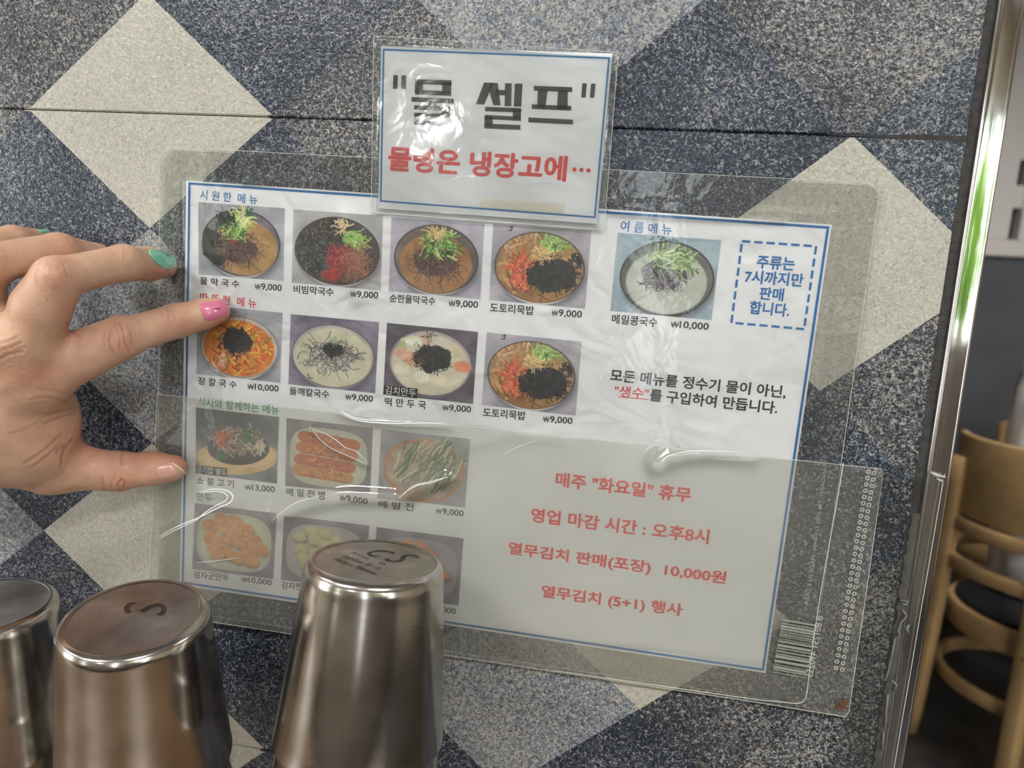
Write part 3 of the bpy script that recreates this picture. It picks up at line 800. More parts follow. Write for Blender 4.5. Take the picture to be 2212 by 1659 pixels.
for body, a, b in (('₩9,000', (550.6, 619), (608.5, 623)), ('₩9,000', (757, 635.5), (817, 639)), ('₩9,000', (969.6, 655.3), (1032.7, 659.5)), ('₩9,000', (1191.8, 675.5), (1257, 680.3)),
                   ('₩10,000', (1449, 700.5), (1531, 706.8)), ('₩10,000', (534.7, 835), (601.8, 840.6)), ('₩9,000', (746.4, 857.4), (805.7, 862.5)), ('₩9,000', (956, 880.5), (1017.6, 885.5)),
                   ('₩9,000', (1173, 905), (1236.7, 910.5)), ('₩13,000', (530, 1052), (594.6, 1058)), ('₩9,000', (735, 1074), (795, 1082.5)), ('₩9,000', (942, 1103.5), (1001.6, 1110)),
                   ('₩10,000', (523, 1250.4), (588, 1258.7)), ('₩10,000', (712, 1276), (777, 1284)), ('₩10,000', (918, 1311.5), (985, 1321))):
    T(body[1:], (a[0] + (b[0] - a[0]) * 0.23, a[1] + (b[1] - a[1]) * 0.23), b, 3.6, M_BLACK, 0.018); T('₩', a, (a[0] + (b[0] - a[0]) * 0.21, a[1] + (b[1] - a[1]) * 0.21), 2.7, M_BLACK, 0.0)
T('주류는', (1635, 565.5), (1717.3, 571.5), 5.7, M_BLUE_TEXT, 0.028); T('7시까지만', (1608.8, 596.7), (1736, 606), 5.9, M_BLUE_TEXT, 0.028)
T('판매', (1640.5, 633), (1693.2, 637.5), 5.7, M_BLUE_TEXT, 0.028); T('합니다.', (1619.4, 663.6), (1705.8, 670.8), 5.9, M_BLUE_TEXT, 0.028)
T('모든 메뉴를 정수기 물이 아닌,', (1318.6, 810.5), (1698.3, 848), 6.0, M_BLACK, 0.026)
T('를 구입하여 만듭니다.', (1404, 852.8), (1680, 881.5), 5.8, M_BLACK, 0.026)
T('"생수"', (1327.7, 844), (1401, 851), 5.2, M_RED, 0.012)
for body, a, b in (('매주 "화요일" 휴무', (1200.3, 1035), (1493.2, 1070)), ('영업 마감 시간 : 오후8시', (1146.8, 1111.5), (1532, 1159.5)),
                   ('열무김치 판매(포장)  10,000원', (1097.6, 1185), (1568.4, 1250.5)), ('열무김치 (5+1) 행사', (1169.4, 1278), (1474.4, 1320))):
    T(body, a, b, 7.3, M_RED, 0.030)
def bar(a, b, w, mat, root, d=D, name='printed_line'):
    A, B = P(*a, d), P(*b, d); e = (B - A) / np.linalg.norm(B - A); q = np.array([-e[2], 0, e[0]]) * w / 2000
    return into(mesh(name, [A - q, B - q, B + q, A + q], [(0, 1, 2, 3)], mat), root)
bar((1335, 857), (1400, 863), 0.35, M_RED, menu, name='underline')
# dashed blue box
dash = MB()
DC = [(1603, 521), (1763, 532), (1737, 711), (1580, 697)]
for k in range(4):
    A, B = P(*DC[k], D), P(*DC[(k + 1) % 4], D); L = np.linalg.norm(B - A); e = (B - A) / L; q = np.array([-e[2], 0, e[0]]) * 0.0005
    s = 0.0
    while s < L:
        a, b = A + e * s, A + e * min(L, s + 0.0035); dash.add([a - q, b - q, b + q, a + q], [(0, 1, 2, 3)]); s += 0.0051
into(dash.build('dashed_frame', M_BLUE_TEXT), menu)
PHOTOS = [
    (pic_cold, [(428.2, 436.4), (615, 450), (612.8, 607), (429.6, 592.6)], 'photo of brown noodles in cold broth with cucumber'),
    (pic_bibim, [(633.9, 452.3), (827.4, 466), (822.5, 627.4), (630, 610.6)], 'photo of noodles with red sauce and seaweed'),
    (pic_mild, [(845.5, 468.4), (1046.6, 482.5), (1037.9, 646.3), (839.7, 628.7)], 'photo of noodles in amber broth topped with cucumber'),
    (pic_muk, [(1065.4, 483.4), (1278, 498.7), (1263.6, 666.6), (1056.7, 648.3)], 'photo of acorn jelly strips with seaweed, upper row'),
    (pic_kong, [(1334.3, 502.7), (1558.2, 519), (1537, 691.6), (1318.6, 671.4)], 'photo of noodles in white bean soup'),
    (pic_jang, [(426.8, 657), (610.7, 675.7), (605.5, 827), (424, 808)], 'photo of orange noodle soup with black seaweed'),
    (pic_deul, [(628, 678.6), (819, 696), (810.4, 849.3), (622.9, 829.9)], 'photo of noodles in cream coloured soup'),
    (pic_tteok, [(835.9, 697.5), (1032.7, 716.9), (1021.7, 872.6), (827.8, 851.5)], 'photo of dumpling soup with black seaweed'),
    (pic_muk, [(1051.5, 717.8), (1256.9, 738), (1243.3, 897.7), (1040.5, 874.9)], 'photo of acorn jelly strips with seaweed, second row'),
    (pic_bulgogi, [(423.7, 880), (602.9, 900.6), (598.9, 1044.4), (423.7, 1022)], 'photo of sliced beef on a black hot plate'),
    (pic_jeonbyeong, [(619.2, 903), (805.8, 924.5), (800, 1068), (616.7, 1049)], 'photo of orange rolled crepes on a white plate'),
    (pic_jeon, [(823.3, 927.6), (1016.4, 948.2), (1004.7, 1096.7), (815.9, 1075)], 'photo of a round pancake with green onions'),
    (pic_fried, [(421.5, 1086), (599.2, 1109), (591.5, 1250), (416.9, 1228)], 'photo of golden fried dumplings on a plate'),
    (pic_steamed, [(613.6, 1112), (798, 1135), (790, 1273), (608, 1252)], 'photo of pale steamed dumplings on a plate'),
    (pic_third, [(814, 1138), (1001.6, 1162.8), (991, 1307), (803, 1285)], 'photo of orange dumplings behind the tall cup')]
for k, (fn, cs, lb) in enumerate(PHOTOS):
    food_photo(fn, cs, menu, 20 + k, lb)
def label_box(cs, body, a, b, h):
    C = [P(x, y, 1.09) for x, y in cs]
    into(mesh('caption_box', C, [(0, 1, 2, 3)], M_BOX), menu); lettering(body, a, b, h, M_WHITE_TEXT, 1.11, menu, 0.012)
label_box([(829.5, 832), (902.5, 839.5), (901, 861), (827.5, 852)], '김치만두', (832, 842), (898.7, 849.5), 4.1)
label_box([(423.7, 1004.5), (491.6, 1011), (490.7, 1029.5), (423.7, 1022)], '공기밥 별도', (425.2, 1013.5), (489.7, 1020), 3.7)

# ---- clear laminate pouches, sleeves and tape: real sheets with their own waves
def seg_dist(X, Z, pts):
    D_ = np.full(X.shape, 1e9)
    for a, b in zip(pts[:-1], pts[1:]):
        ex, ez = b[0] - a[0], b[1] - a[1]; L = ex * ex + ez * ez + 1e-15
        t = np.clip(((X - a[0]) * ex + (Z - a[1]) * ez) / L, 0, 1)
        D_ = np.minimum(D_, np.hypot(X - a[0] - t * ex, Z - a[1] - t * ez))
    return D_

def ridge(X, Z, px, wid, amp):
    pts = [tuple(P(x, y, 3)[[0, 2]]) for x, y in px]
    return amp * np.exp(-(seg_dist(X, Z, pts) / wid) ** 2)

def sheet(name, cs, d_fn, mat, step=0.0011, rnd=0.0):
    """film over the quad cs (x, z), d_fn(s, t, X, Z) -> millimetres off the wall"""
    w = np.linalg.norm(np.subtract(cs[1], cs[0])); h = np.linalg.norm(np.subtract(cs[3], cs[0]))
    nx, nz = int(w / step) + 2, int(h / step) + 2
    s, t = np.meshgrid(np.linspace(0, 1, nx), np.linspace(0, 1, nz))
    X = cs[0][0] * (1 - s) * (1 - t) + cs[1][0] * s * (1 - t) + cs[2][0] * s * t + cs[3][0] * (1 - s) * t
    Z = cs[0][1] * (1 - s) * (1 - t) + cs[1][1] * s * (1 - t) + cs[2][1] * s * t + cs[3][1] * (1 - s) * t
    if rnd:
        cx, cz = X.mean(), Z.mean()
        # pull the corner vertices onto a rounded corner
        S_ = (s - 0.5) * 2; T_ = (t - 0.5) * 2
        rx, rz = 1 - 2 * rnd / w, 1 - 2 * rnd / h
        ax = np.maximum(np.abs(S_) - rx, 0) * w / 2; az = np.maximum(np.abs(T_) - rz, 0) * h / 2
        L = np.hypot(ax, az); m = np.maximum(ax, az); k = np.where(L > 1e-9, m / np.maximum(L, 1e-9), 1)
        dx = (ax * k - ax) * np.sign(S_); dz = (az * k - az) * np.sign(T_)
        X = X + dx; Z = Z - dz
    Y = -d_fn(s, t, X, Z) / 1000
    V = np.stack([X, Y, Z], -1).reshape(-1, 3)
    i = np.arange((nz - 1) * nx).reshape(nz - 1, nx)[:, :-1].ravel()
    Q = np.stack([i, i + nx, i + nx + 1, i + 1], 1)
    return mesh_np(name, V, Q, mat, None, True), np.stack([X, Y, Z], -1)

def edge_line(G, r, mat, root, name='film_edge', off=0.0002):
    """the cut edge of a film, along the grid border"""
    b = np.concatenate([G[0, :], G[1:, -1], G[-1, -2::-1], G[-2:0:-1, 0]])[::6]
    pts = [Vector((p[0], p[1] - off, p[2])) for p in b]; pts.append(pts[0])
    return into(MB().tube(pts, r, 5, cap=False).build(name, mat, None, True), root)

XZ = lambda x, y, d=1.0: tuple(P(x, y, d)[[0, 2]])
# pouch round the menu
mc = [(-0.0130, 0.0150), (0.3140, 0.0115), (0.3122, -0.2245), (-0.0160, -0.2195)]
minn = [(p[0], p[2]) for p in MENU_C]
def d_menu(s, t, X, Z):
    d = 1.35 + 0.12 * np.sin(X * 70 + Z * 30) + 0.10 * np.sin(Z * 95 - X * 22)
    over = (X > minn[0][0] - 0.001) & (X < minn[1][0] + 0.0005) & (Z < 0.0005) & (Z > -0.2075)
    edge = np.minimum(np.minimum(s, 1 - s) * 0.327, np.minimum(t, 1 - t) * 0.236)
    d = np.where(over, d, d - 0.25)
    d += ridge(X, Z, [(520, 388), (640, 384), (800, 398), (815, 402)], 0.0016, 0.5) + ridge(X, Z, [(1320, 452), (1400, 462), (1560, 470), (1700, 474)], 0.0014, 0.35)
    d += ridge(X, Z, [(398, 400), (397, 620)], 0.0012, 0.5) + ridge(X, Z, [(1815, 500), (1780, 720), (1740, 980)], 0.0015, 0.3)
    d += ridge(X, Z, [(740, 470), (760, 540), (770, 640)], 0.004, 0.35)
    return np.maximum(d, 0.9)
pouch, G = sheet('laminate_pouch', mc, d_menu, M_FILM, 0.0012, 0.006)
into(pouch, menu); edge_line(G, 0.00010, M_FILM_EDGE, menu, 'pouch_edge')

# ---- small sign
SG = [P(823.2, 98.5, 3), P(1323, 116, 3), P(1290, 483.8, 3), P(817, 450, 3)]
c2 = sum(SG) / 4
sign = slab('notice_sign', SG, -0.0030, -0.0027, M_PAPER)
sign.data.transform(Matrix.Translation((-c2[0], 0.003, -c2[2]))); sign.location = (c2[0], -0.003, c2[2])
bpy.context.view_layer.update()
tag(sign, 'small laminated sign with large black and red lettering overlapping the menu sheet', 'sign')
frame_print([P(827, 105, 3.05), P(1318, 123.5, 3.05), P(1286.5, 471.5, 3.05), P(820.5, 436, 3.05)], 0.0008, 3.05, M_BLUE, sign)
Z1 = lambda x, y: P(780 + x / 3.7707, 60 + y / 3.7707, 3.08)
title = MB()
def poly(pts): title.add([Z1(*p) for p in pts], [tuple(range(len(pts)))])
def stroke_w(a, b, w, vert=False):
    if vert: poly([(a[0] - w / 2, a[1]), (a[0] + w / 2, a[1]), (b[0] + w / 2, b[1]), (b[0] - w / 2, b[1])])
    else: poly([(a[0], a[1] - w / 2), (b[0], b[1] - w / 2), (b[0], b[1] + w / 2), (a[0], a[1] + w / 2)])
# quotation marks
for a, b in (((281, 385), (278, 497)), ((349, 388), (345, 500)), ((1820, 452), (1811, 568)), ((1892, 455), (1881, 570))): stroke_w(a, b, 37, True)
# 물
stroke_w((440, 438), (737, 448), 40); stroke_w((438, 524), (734, 536), 38); stroke_w((472, 440), (470, 525), 66, True); stroke_w((698, 448), (696, 536), 74, True)
stroke_w((410, 583), (754, 598), 38); stroke_w((580, 595), (578, 645), 62, True)
stroke_w((432, 648), (726, 660), 36); stroke_w((690, 655), (688, 715), 64, True); stroke_w((432, 706), (722, 718), 30); stroke_w((464, 700), (462, 775), 64, True); stroke_w((432, 770), (700, 784), 34)
# 셀
poly([(1002, 445), (1078, 448), (1004, 625), (936, 622)]); poly([(1052, 448), (1114, 450), (1136, 632), (1076, 630), (1040, 500)])
poly([(1098, 505), (1180, 508), (1180, 552), (1104, 548)])
stroke_w((1200, 452), (1196, 638), 54, True); stroke_w((1284, 455), (1274, 642), 62, True)
stroke_w((1010, 662), (1304, 672), 36); stroke_w((1270, 665), (1268, 740), 66, True); stroke_w((1008, 726), (1302, 742), 34); stroke_w((1040, 720), (1038, 805), 68, True); stroke_w((1003, 800), (1298, 812), 40)
# 프
stroke_w((1406, 492), (1720, 504), 40); poly([(1440, 500), (1520, 505), (1500, 655), (1434, 650)]); poly([(1604, 508), (1684, 512), (1682, 668), (1594, 662)])
stroke_w((1390, 642), (1712, 656), 38); stroke_w((1362, 750), (1726, 768), 40)
o_title = into(title.build('title_lettering', M_TITLE), sign)
lettering('물병은 냉장고에', (838.3, 342), (1225, 365), 11.0, M_RED, 3.08, sign, 0.036)
dots = MB()
for x, y in ((1738, 1155), (1795, 1158), (1852, 1162)):
    c = Z1(x, y); dots.add([c + np.array([0.00095 * math.cos(a), 0, 0.00095 * math.sin(a)]) for a in np.linspace(0, 2 * pi, 17)[:-1]], [tuple(range(16))])
into(dots.build('dots', M_RED), sign)
sc = [tuple(P(x, y, 3)[[0, 2]]) for x, y in ((808, 77), (1335.6, 114), (1305, 497), (802.5, 459))]
def d_sign(s, t, X, Z):
    d = 3.45 + 0.10 * np.sin(X * 120 + 1) * np.sin(Z * 130) + 0.012 * np.sin(X * 420 + Z * 300) * np.sin(Z * 380 - X * 150)
    d += ridge(X, Z, [(818, 86), (900, 90), (1050, 98), (1320, 108)], 0.0011, 0.35) + ridge(X, Z, [(812, 100), (806, 250), (804, 455)], 0.0012, 0.35)
    d += ridge(X, Z, [(815, 460), (950, 471), (1100, 480)], 0.0012, 0.35) + ridge(X, Z, [(1330, 118), (1298, 490)], 0.0010, 0.25)
    return d - 0.5 * (np.minimum(np.minimum(s, 1 - s) * 0.11, np.minimum(t, 1 - t) * 0.08) < 0.0012)
pouch2, G2 = sheet('laminate_pouch', sc, d_sign, M_FILM_SIGN, 0.0005, 0.0012)
into(pouch2, sign); edge_line(G2, 0.00010, M_FILM_EDGE, sign, 'pouch_edge')

# ---- the milky sleeve hanging over the lower half of the menu
sv = [(-0.0150, -0.1052), (0.3305, -0.1092), (0.3300, -0.2262), (-0.0175, -0.2195)]
def d_sleeve(s, t, X, Z):
    lift = 1.9 + 0.4 * s + 5.0 * (t ** 1.4) * np.clip(1 - s * 1.5, 0, 1) + 1.2 * t
    lift = lift + 0.25 * np.sin(X * 48 + 2 + Z * 20) * (0.4 + t) + 0.18 * np.sin(Z * 80 + X * 25)
    # the two lips near the top edge and the curl by the fried dumplings catch the lamps
    lift += ridge(X, Z, [(340, 1163), (376, 1141), (428, 1120), (469, 1098), (495, 1086), (505, 1074), (491, 1061), (465, 1057), (431, 1064)], 0.0030, 0.7)
    lift += ridge(X, Z, [(600, 1112), (640, 1092), (673, 1078), (755, 1066), (820, 1070), (860, 1073), (909, 1049), (966, 1031)], 0.0040, 3.2)
    lift += ridge(X, Z, [(736, 888), (760, 900), (800, 908), (880, 915), (966, 914)], 0.0024, 2.0)
    lift += ridge(X, Z, [(669, 929), (700, 950), (735, 975), (795, 1002)], 0.0018, 1.4) + ridge(X, Z, [(1425, 1003), (1450, 985), (1540, 974), (1620, 980)], 0.004, 3.0)
    lift += ridge(X, Z, [(1000, 960), (1100, 930), (1210, 945)], 0.004, 0.5)
    return lift
sleeve, G3 = sheet('plastic_sleeve', sv, d_sleeve, M_SLEEVE, 0.0007)
sl_c = (0.157, -0.003, -0.165)
sleeve.data.transform(Matrix.Translation(-Vector(sl_c))); sleeve.location = sl_c
bpy.context.view_layer.update()
tag(sleeve, 'milky clear plastic sleeve with punched edge and barcode over the lower half of the menu', 'plastic sleeve')
edge_line(G3, 0.00012, M_FILM_EDGE, sleeve, 'sleeve_edge')
def sl_d(px, py): return 3.6
# glare lines on the film, painted in as thin white tubes
def film_pt(x, y, extra=0.15):
    d = 4.0
    for _ in range(4):
        p = P(x, y, d); X = p[0]; Z = p[2]
        s_ = (X - sv[0][0]) / (sv[1][0] - sv[0][0]); t_ = (sv[0][1] - Z) / 0.1145
        d = float(d_sleeve(np.clip(s_, 0, 1), np.clip(t_, 0, 1), np.array([[X]]), np.array([[Z]]))[0, 0])
    return P(x, y, d + extra)
M_GLINT = simple('whitened_plastic', srgb(246, 247, 248), 0.25)
def dense(pts, m=8):
    pts = np.array(pts, float); out = []
    for i in range(len(pts) - 1):
        p0, p1, p2, p3 = pts[max(i - 1, 0)], pts[i], pts[i + 1], pts[min(i + 2, len(pts) - 1)]
        for k in range(m):
            t = k / m; out.append(0.5 * ((2 * p1) + (-p0 + p2) * t + (2 * p0 - 5 * p1 + 4 * p2 - p3) * t * t + (-p0 + 3 * p1 - 3 * p2 + p3) * t ** 3))
    out.append(pts[-1]); return out
def glint_line(pts, r, taper=True):
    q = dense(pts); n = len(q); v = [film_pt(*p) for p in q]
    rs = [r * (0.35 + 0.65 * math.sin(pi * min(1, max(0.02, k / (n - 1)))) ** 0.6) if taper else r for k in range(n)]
    into(MB().tube(v, rs, 6).build('white_crease', M_GLINT, None, True), sleeve)
glint_line([(431, 1064), (448, 1059), (466, 1056.5), (484, 1058.5), (497, 1064), (503, 1073), (500, 1083), (490, 1090), (474, 1096), (450, 1108), (428, 1119), (405, 1128), (376, 1141), (347, 1158)], 0.00036)
glint_line([(433, 1063), (450, 1062), (470, 1061.5), (484, 1065), (491, 1072), (489, 1080), (480, 1086), (468, 1092), (445, 1106), (426, 1122), (404, 1133), (377, 1146), (347, 1162)], 0.00030)
glint_line([(733, 886), (745, 893), (762, 901), (790, 907), (830, 909), (868, 911)], 0.00030); glint_line([(740, 893), (760, 904), (790, 911), (850, 915), (910, 914), (966, 914)], 0.00028)
glint_line([(673, 926), (700, 936), (725, 950), (745, 966), (770, 976), (795, 1001)], 0.00016); glint_line([(676, 930), (692, 950), (715, 968), (750, 984), (790, 1003)], 0.00014)
glint_line([(862, 1076), (880, 1060), (905, 1048), (935, 1042), (966, 1030)], 0.00022); glint_line([(870, 1071), (892, 1050), (930, 1040), (966, 1031)], 0.00016)
glint_line([(587, 1125), (620, 1098), (650, 1082), (690, 1072)], 0.00018); glint_line([(1428, 996), (1445, 985), (1490, 975), (1540, 974), (1600, 977)], 0.00022)
glint_line([(1085, 985), (1120, 965), (1165, 950)], 0.00010); glint_line([(420, 1216), (442, 1214), (480, 1210), (520, 1204)], 0.00010)
# punched rings down the right edge
rg = MB()
for k in range(32):
    t_ = k / 31
    for q in range(2):
        x = (1876 + q * 12) + (1806 + q * 13 - 1876 - q * 12) * t_; y = (1019 + q * 1) + (1443 - 1019) * t_ + (2.5 if q else 0)
        c = P(x, y, 5.4); n = 14; v = []
        for rr, dy in ((0.00052, 0), (0.00078, -0.00012), (0.00096, 0)):
            v += [c + np.array([rr * math.cos(a), dy, rr * math.sin(a)]) for a in np.linspace(0, 2 * pi, n + 1)[:-1]]
        rg.add(v, [(r_ * n + i, r_ * n + (i + 1) % n, (r_ + 1) * n + (i + 1) % n, (r_ + 1) * n + i) for r_ in range(2) for i in range(n)])
o = into(rg.build('punched_rings', M_EMBOSS, None, True), sleeve); o['kind'] = 'stuff'
# barcode and its mirrored digits, maker's line
bc = MB(); rb = np.random.default_rng(5); tt = 0.0
def bl(s, t):  # bilinear on the barcode quad
    q = [(1690, 1337), (1765, 1350), (1741, 1468), (1668, 1455)]
    x = q[0][0] * (1 - s) * (1 - t) + q[1][0] * s * (1 - t) + q[2][0] * s * t + q[3][0] * (1 - s) * t
    y = q[0][1] * (1 - s) * (1 - t) + q[1][1] * s * (1 - t) + q[2][1] * s * t + q[3][1] * (1 - s) * t
    return P(x, y, 5.5)
while tt < 0.98:
    w = rb.choice([0.012, 0.02, 0.03, 0.045]); e = 0.97 if rb.random() < 0.5 else 1.0
    bc.add([bl(0, tt), bl(e, tt), bl(e, min(1, tt + w)), bl(0, min(1, tt + w))], [(0, 1, 2, 3)]); tt += w + rb.choice([0.012, 0.02, 0.035])
into(bc.build('barcode', M_EMBOSS_TEXT), sleeve)
lettering('8 801251 490255', (1771, 1331), (1748, 1462), 3.0, M_EMBOSS, 5.55, sleeve, 0.0, flip=True)
lettering('MADE IN KOREA', (1758, 1200), (1741, 1306), 2.2, M_EMBOSS_TEXT, 5.55, sleeve, 0.0, flip=True)
lettering('STANDARD  TEL (02) 714-0400', (1785, 995), (1760, 1190), 2.0, M_EMBOSS_TEXT, 5.55, sleeve, 0.0, flip=True)
# the inner pocket's welded line with its rounded corner, and the dirty lower corner
weld = [P(x, y, 5.5) for x, y in [(1822, 1000), (1805, 1100), (1785, 1210), (1765, 1330), (1752, 1420), (1744, 1490), (1741, 1508), (1734, 1517), (1722, 1520), (1640, 1512), (1400, 1478), (1200, 1449)]]
into(MB().tube(weld, 0.00016, 5).build('weld_line', M_FILM_EDGE, None, True), sleeve)
into(MB().add([P(x, y, 5.9) for x, y in [(1801, 1530), (1812, 1519), (1826, 1509), (1834, 1507), (1832, 1518), (1826, 1532), (1812, 1532)]], [tuple(range(7))]).build('dirty_corner', simple('grime', srgb(86, 58, 36), 0.8, noise=(700, 0.5))), sleeve)

# ---- strips of clear tape
def tape(px, d, label, step=0.0012, mat=M_TAPE, amp=0.1):
    cs = [XZ(x, y, d) for x, y in px]
    cx, cz = np.mean([c[0] for c in cs]), np.mean([c[1] for c in cs])
    o, g = sheet('clear_tape', cs, lambda s, t, X, Z: d + amp * np.sin(X * 200) * np.sin(Z * 120) + 0 * X, mat, step)
    o.data.transform(Matrix.Translation((-cx, d / 1000, -cz))); o.location = (cx, -d / 1000, cz)
    bpy.context.view_layer.update()
    tag(o, label, 'tape')
    return o, g
t1, g1 = tape([(1905, 1014), (2040, 1024), (1912, 1770), (1786, 1770)], 2.6, 'clear tape strip over the grout joint and the lower steel trim', amp=0.05)
into(MB().tube([Vector(p) + Vector((0, -0.0001, 0)) for p in g1[::8, -1]], 0.00014, 5).build('tape_edge', M_FILM_EDGE, None, True), t1)
torn = MB().tube([P(x, y, 3.1) for x, y in [(2010, 1020), (2022, 1026), (2040, 1031), (2034, 1040), (2024, 1034)]], [0.0003, 0.0009, 0.0007, 0.0009, 0.0003], 6)
into(torn.build('torn_end', M_EMBOSS, None, True), t1)
t2, g2 = tape([(1037, 428), (1222, 440), (1218, 462), (1035, 446)], 3.75, 'yellowed tape strip along the bottom of the small sign', mat=film_material('old_tape', 0.16, (0.80, 0.74, 0.58, 1), 1.4, 0.2, 80, 0.001, tint=(0.97, 0.95, 0.88, 1)))

# ------------------------------------------------------------------ steel cups, upside down in stacks
def steel_cup_mat():
    t = NT('brushed_steel'); co = t.coord()
    mp = t.n('ShaderNodeMapping'); t.l(co, mp.inputs['Vector']); mp.inputs['Scale'].default_value = (30, 30, 2600)
    nz = t.n('ShaderNodeTexNoise', i_Scale=1.0, i_Detail=4.0); t.l(mp.outputs[0], nz.inputs['Vector'])
    n2 = t.n('ShaderNodeTexNoise', i_Scale=60.0, i_Detail=4.0); t.l(co, n2.inputs['Vector'])
    c = t.ramp(n2.outputs[0], [(0.35, (0.44, 0.41, 0.37, 1)), (0.65, (0.60, 0.57, 0.53, 1))])
    b = t.n('ShaderNodeBsdfPrincipled'); b.inputs['Metallic'].default_value = 1.0; t.l(c, b.inputs['Base Color'])
    r = t.n('ShaderNodeMapRange'); t.l(nz.outputs[0], r.inputs[0]); r.inputs[3].default_value = 0.09; r.inputs[4].default_value = 0.22
    t.l(r.outputs[0], b.inputs['Roughness'])
    b.inputs['Anisotropic'].default_value = 0.7
    tg = t.n('ShaderNodeTangent', direction_type='RADIAL', axis='Z'); t.l(tg.outputs[0], b.inputs['Tangent'])
    t.l(t.bump(nz.outputs[0], 0.05, 0.0002), b.inputs['Normal'])
    return t.surf(b.outputs[0])
M_CUP = steel_cup_mat()
def base_mat():
    t = NT('spun_steel_base'); co = t.coord()
    n2 = t.n('ShaderNodeTexNoise', i_Scale=110.0, i_Detail=5.0); t.l(co, n2.inputs['Vector'])
    c = t.ramp(n2.outputs[0], [(0.35, (0.42, 0.39, 0.36, 1)), (0.68, (0.58, 0.55, 0.52, 1))])
    b = t.n('ShaderNodeBsdfPrincipled', i_Roughness=0.33); b.inputs['Metallic'].default_value = 1.0; t.l(c, b.inputs['Base Color'])
    b.inputs['Anisotropic'].default_value = 0.6
    tg = t.n('ShaderNodeTangent', direction_type='RADIAL', axis='Z'); t.l(tg.outputs[0], b.inputs['Tangent'])
    sx = t.n('ShaderNodeSeparateXYZ'); t.l(co, sx.inputs[0])
    q = t.n('ShaderNodeVectorMath', operation='LENGTH')
    cm = t.n('ShaderNodeCombineXYZ'); t.l(sx.outputs[0], cm.inputs[0]); t.l(sx.outputs[1], cm.inputs[1]); t.l(cm.outputs[0], q.inputs[0])
    nz = t.n('ShaderNodeTexNoise', i_Scale=2200.0, i_Detail=2.0); nz.noise_dimensions = '1D'; t.l(q.outputs['Value'], nz.inputs['W'])
    t.l(t.bump(nz.outputs[0], 0.12, 0.0002), b.inputs['Normal'])
    return t.surf(b.outputs[0])
M_CUPBASE = base_mat()
M_ENGRAVE = simple('engraving', (0.33, 0.31, 0.28, 1), 0.45, 1.0)

def make_cup(rb, rm, h, name='steel_cup'):
    """cup upside down: base at z = 0, mouth at z = -h"""
    root = empty(name)
    pr = [(rb - 0.0022, -0.0004), (rb - 0.0012, 0.0), (rb - 0.0004, -0.0005)]
    rnd = 0.006
    for a in np.linspace(0.15, pi / 2, 9):
        pr.append((rb - 0.0002 + rnd * 0.45 * math.sin(a), -0.0006 - rnd * (1 - math.cos(a))))
    r1, z1 = pr[-1]
    for s in np.linspace(0.06, 0.985, 12): pr.append((r1 + (rm - r1) * s, z1 + (-h - z1) * s))
    r2, z2 = pr[-1]
    pr += [(rm + 0.0001, -h + 0.0004), (rm - 0.0001, -h), (rm - 0.0007, -h + 0.0006)]
    for s in (0.9, 0.5, 0.1): pr.append((r1 - 0.0014 + (rm - r1) * s, z1 + (-h - z1) * s))
    pr.append((rb - 0.004, -0.004)); pr.append((0.0003, -0.004))
    MB().lathe(pr, 96).build('body', M_CUP, root, True)
    bp = [(rb - 0.0021, -0.0005), (rb - 0.0032, -0.0007), (rb * 0.6, -0.0006), (rb * 0.14, -0.0006), (rb * 0.09, -0.0004), (0.0004, -0.0003), (0.0001, -0.0003)]
    b = MB().lathe(bp, 96).build('base_disc', M_CUPBASE, root, True)
    return root, b

def engrave(root_part, lines):
    """lines: (text, centre x, centre y, width, height, rotation, shear) on the base disc, metres"""
    for body, cx, cy, w, hh, rot, sh in lines:
        co, fs = text_mesh(body, 0.0, sh)
        n0 = len(co); dl = 0.006
        co = np.concatenate([co, co + np.array([dl, 0, 0], np.float32), co + np.array([0, dl, 0], np.float32)]); fs = fs + [tuple(i + n0 for i in q) for q in fs] + [tuple(i + 2 * n0 for i in q) for q in fs]
        x0, x1 = co[:, 0].min(), co[:, 0].max(); y0, y1 = co[:, 1].min(), co[:, 1].max()
        X = ((co[:, 0] - x0) / (x1 - x0) - 0.5) * w; Y = ((co[:, 1] - y0) / (y1 - y0) - 0.5) * hh
        ca, sa = math.cos(rot), math.sin(rot)
        mesh('engraved_lettering', np.stack([cx + X * ca - Y * sa, cy + X * sa + Y * ca, np.full(len(X), -0.0005)], 1), fs, M_ENGRAVE, root_part)

def copy_tree(o, parent=None):
    c = o.copy(); COL.objects.link(c); c.parent = parent
    for ch in list(o.children): copy_tree(ch, c)
    return c

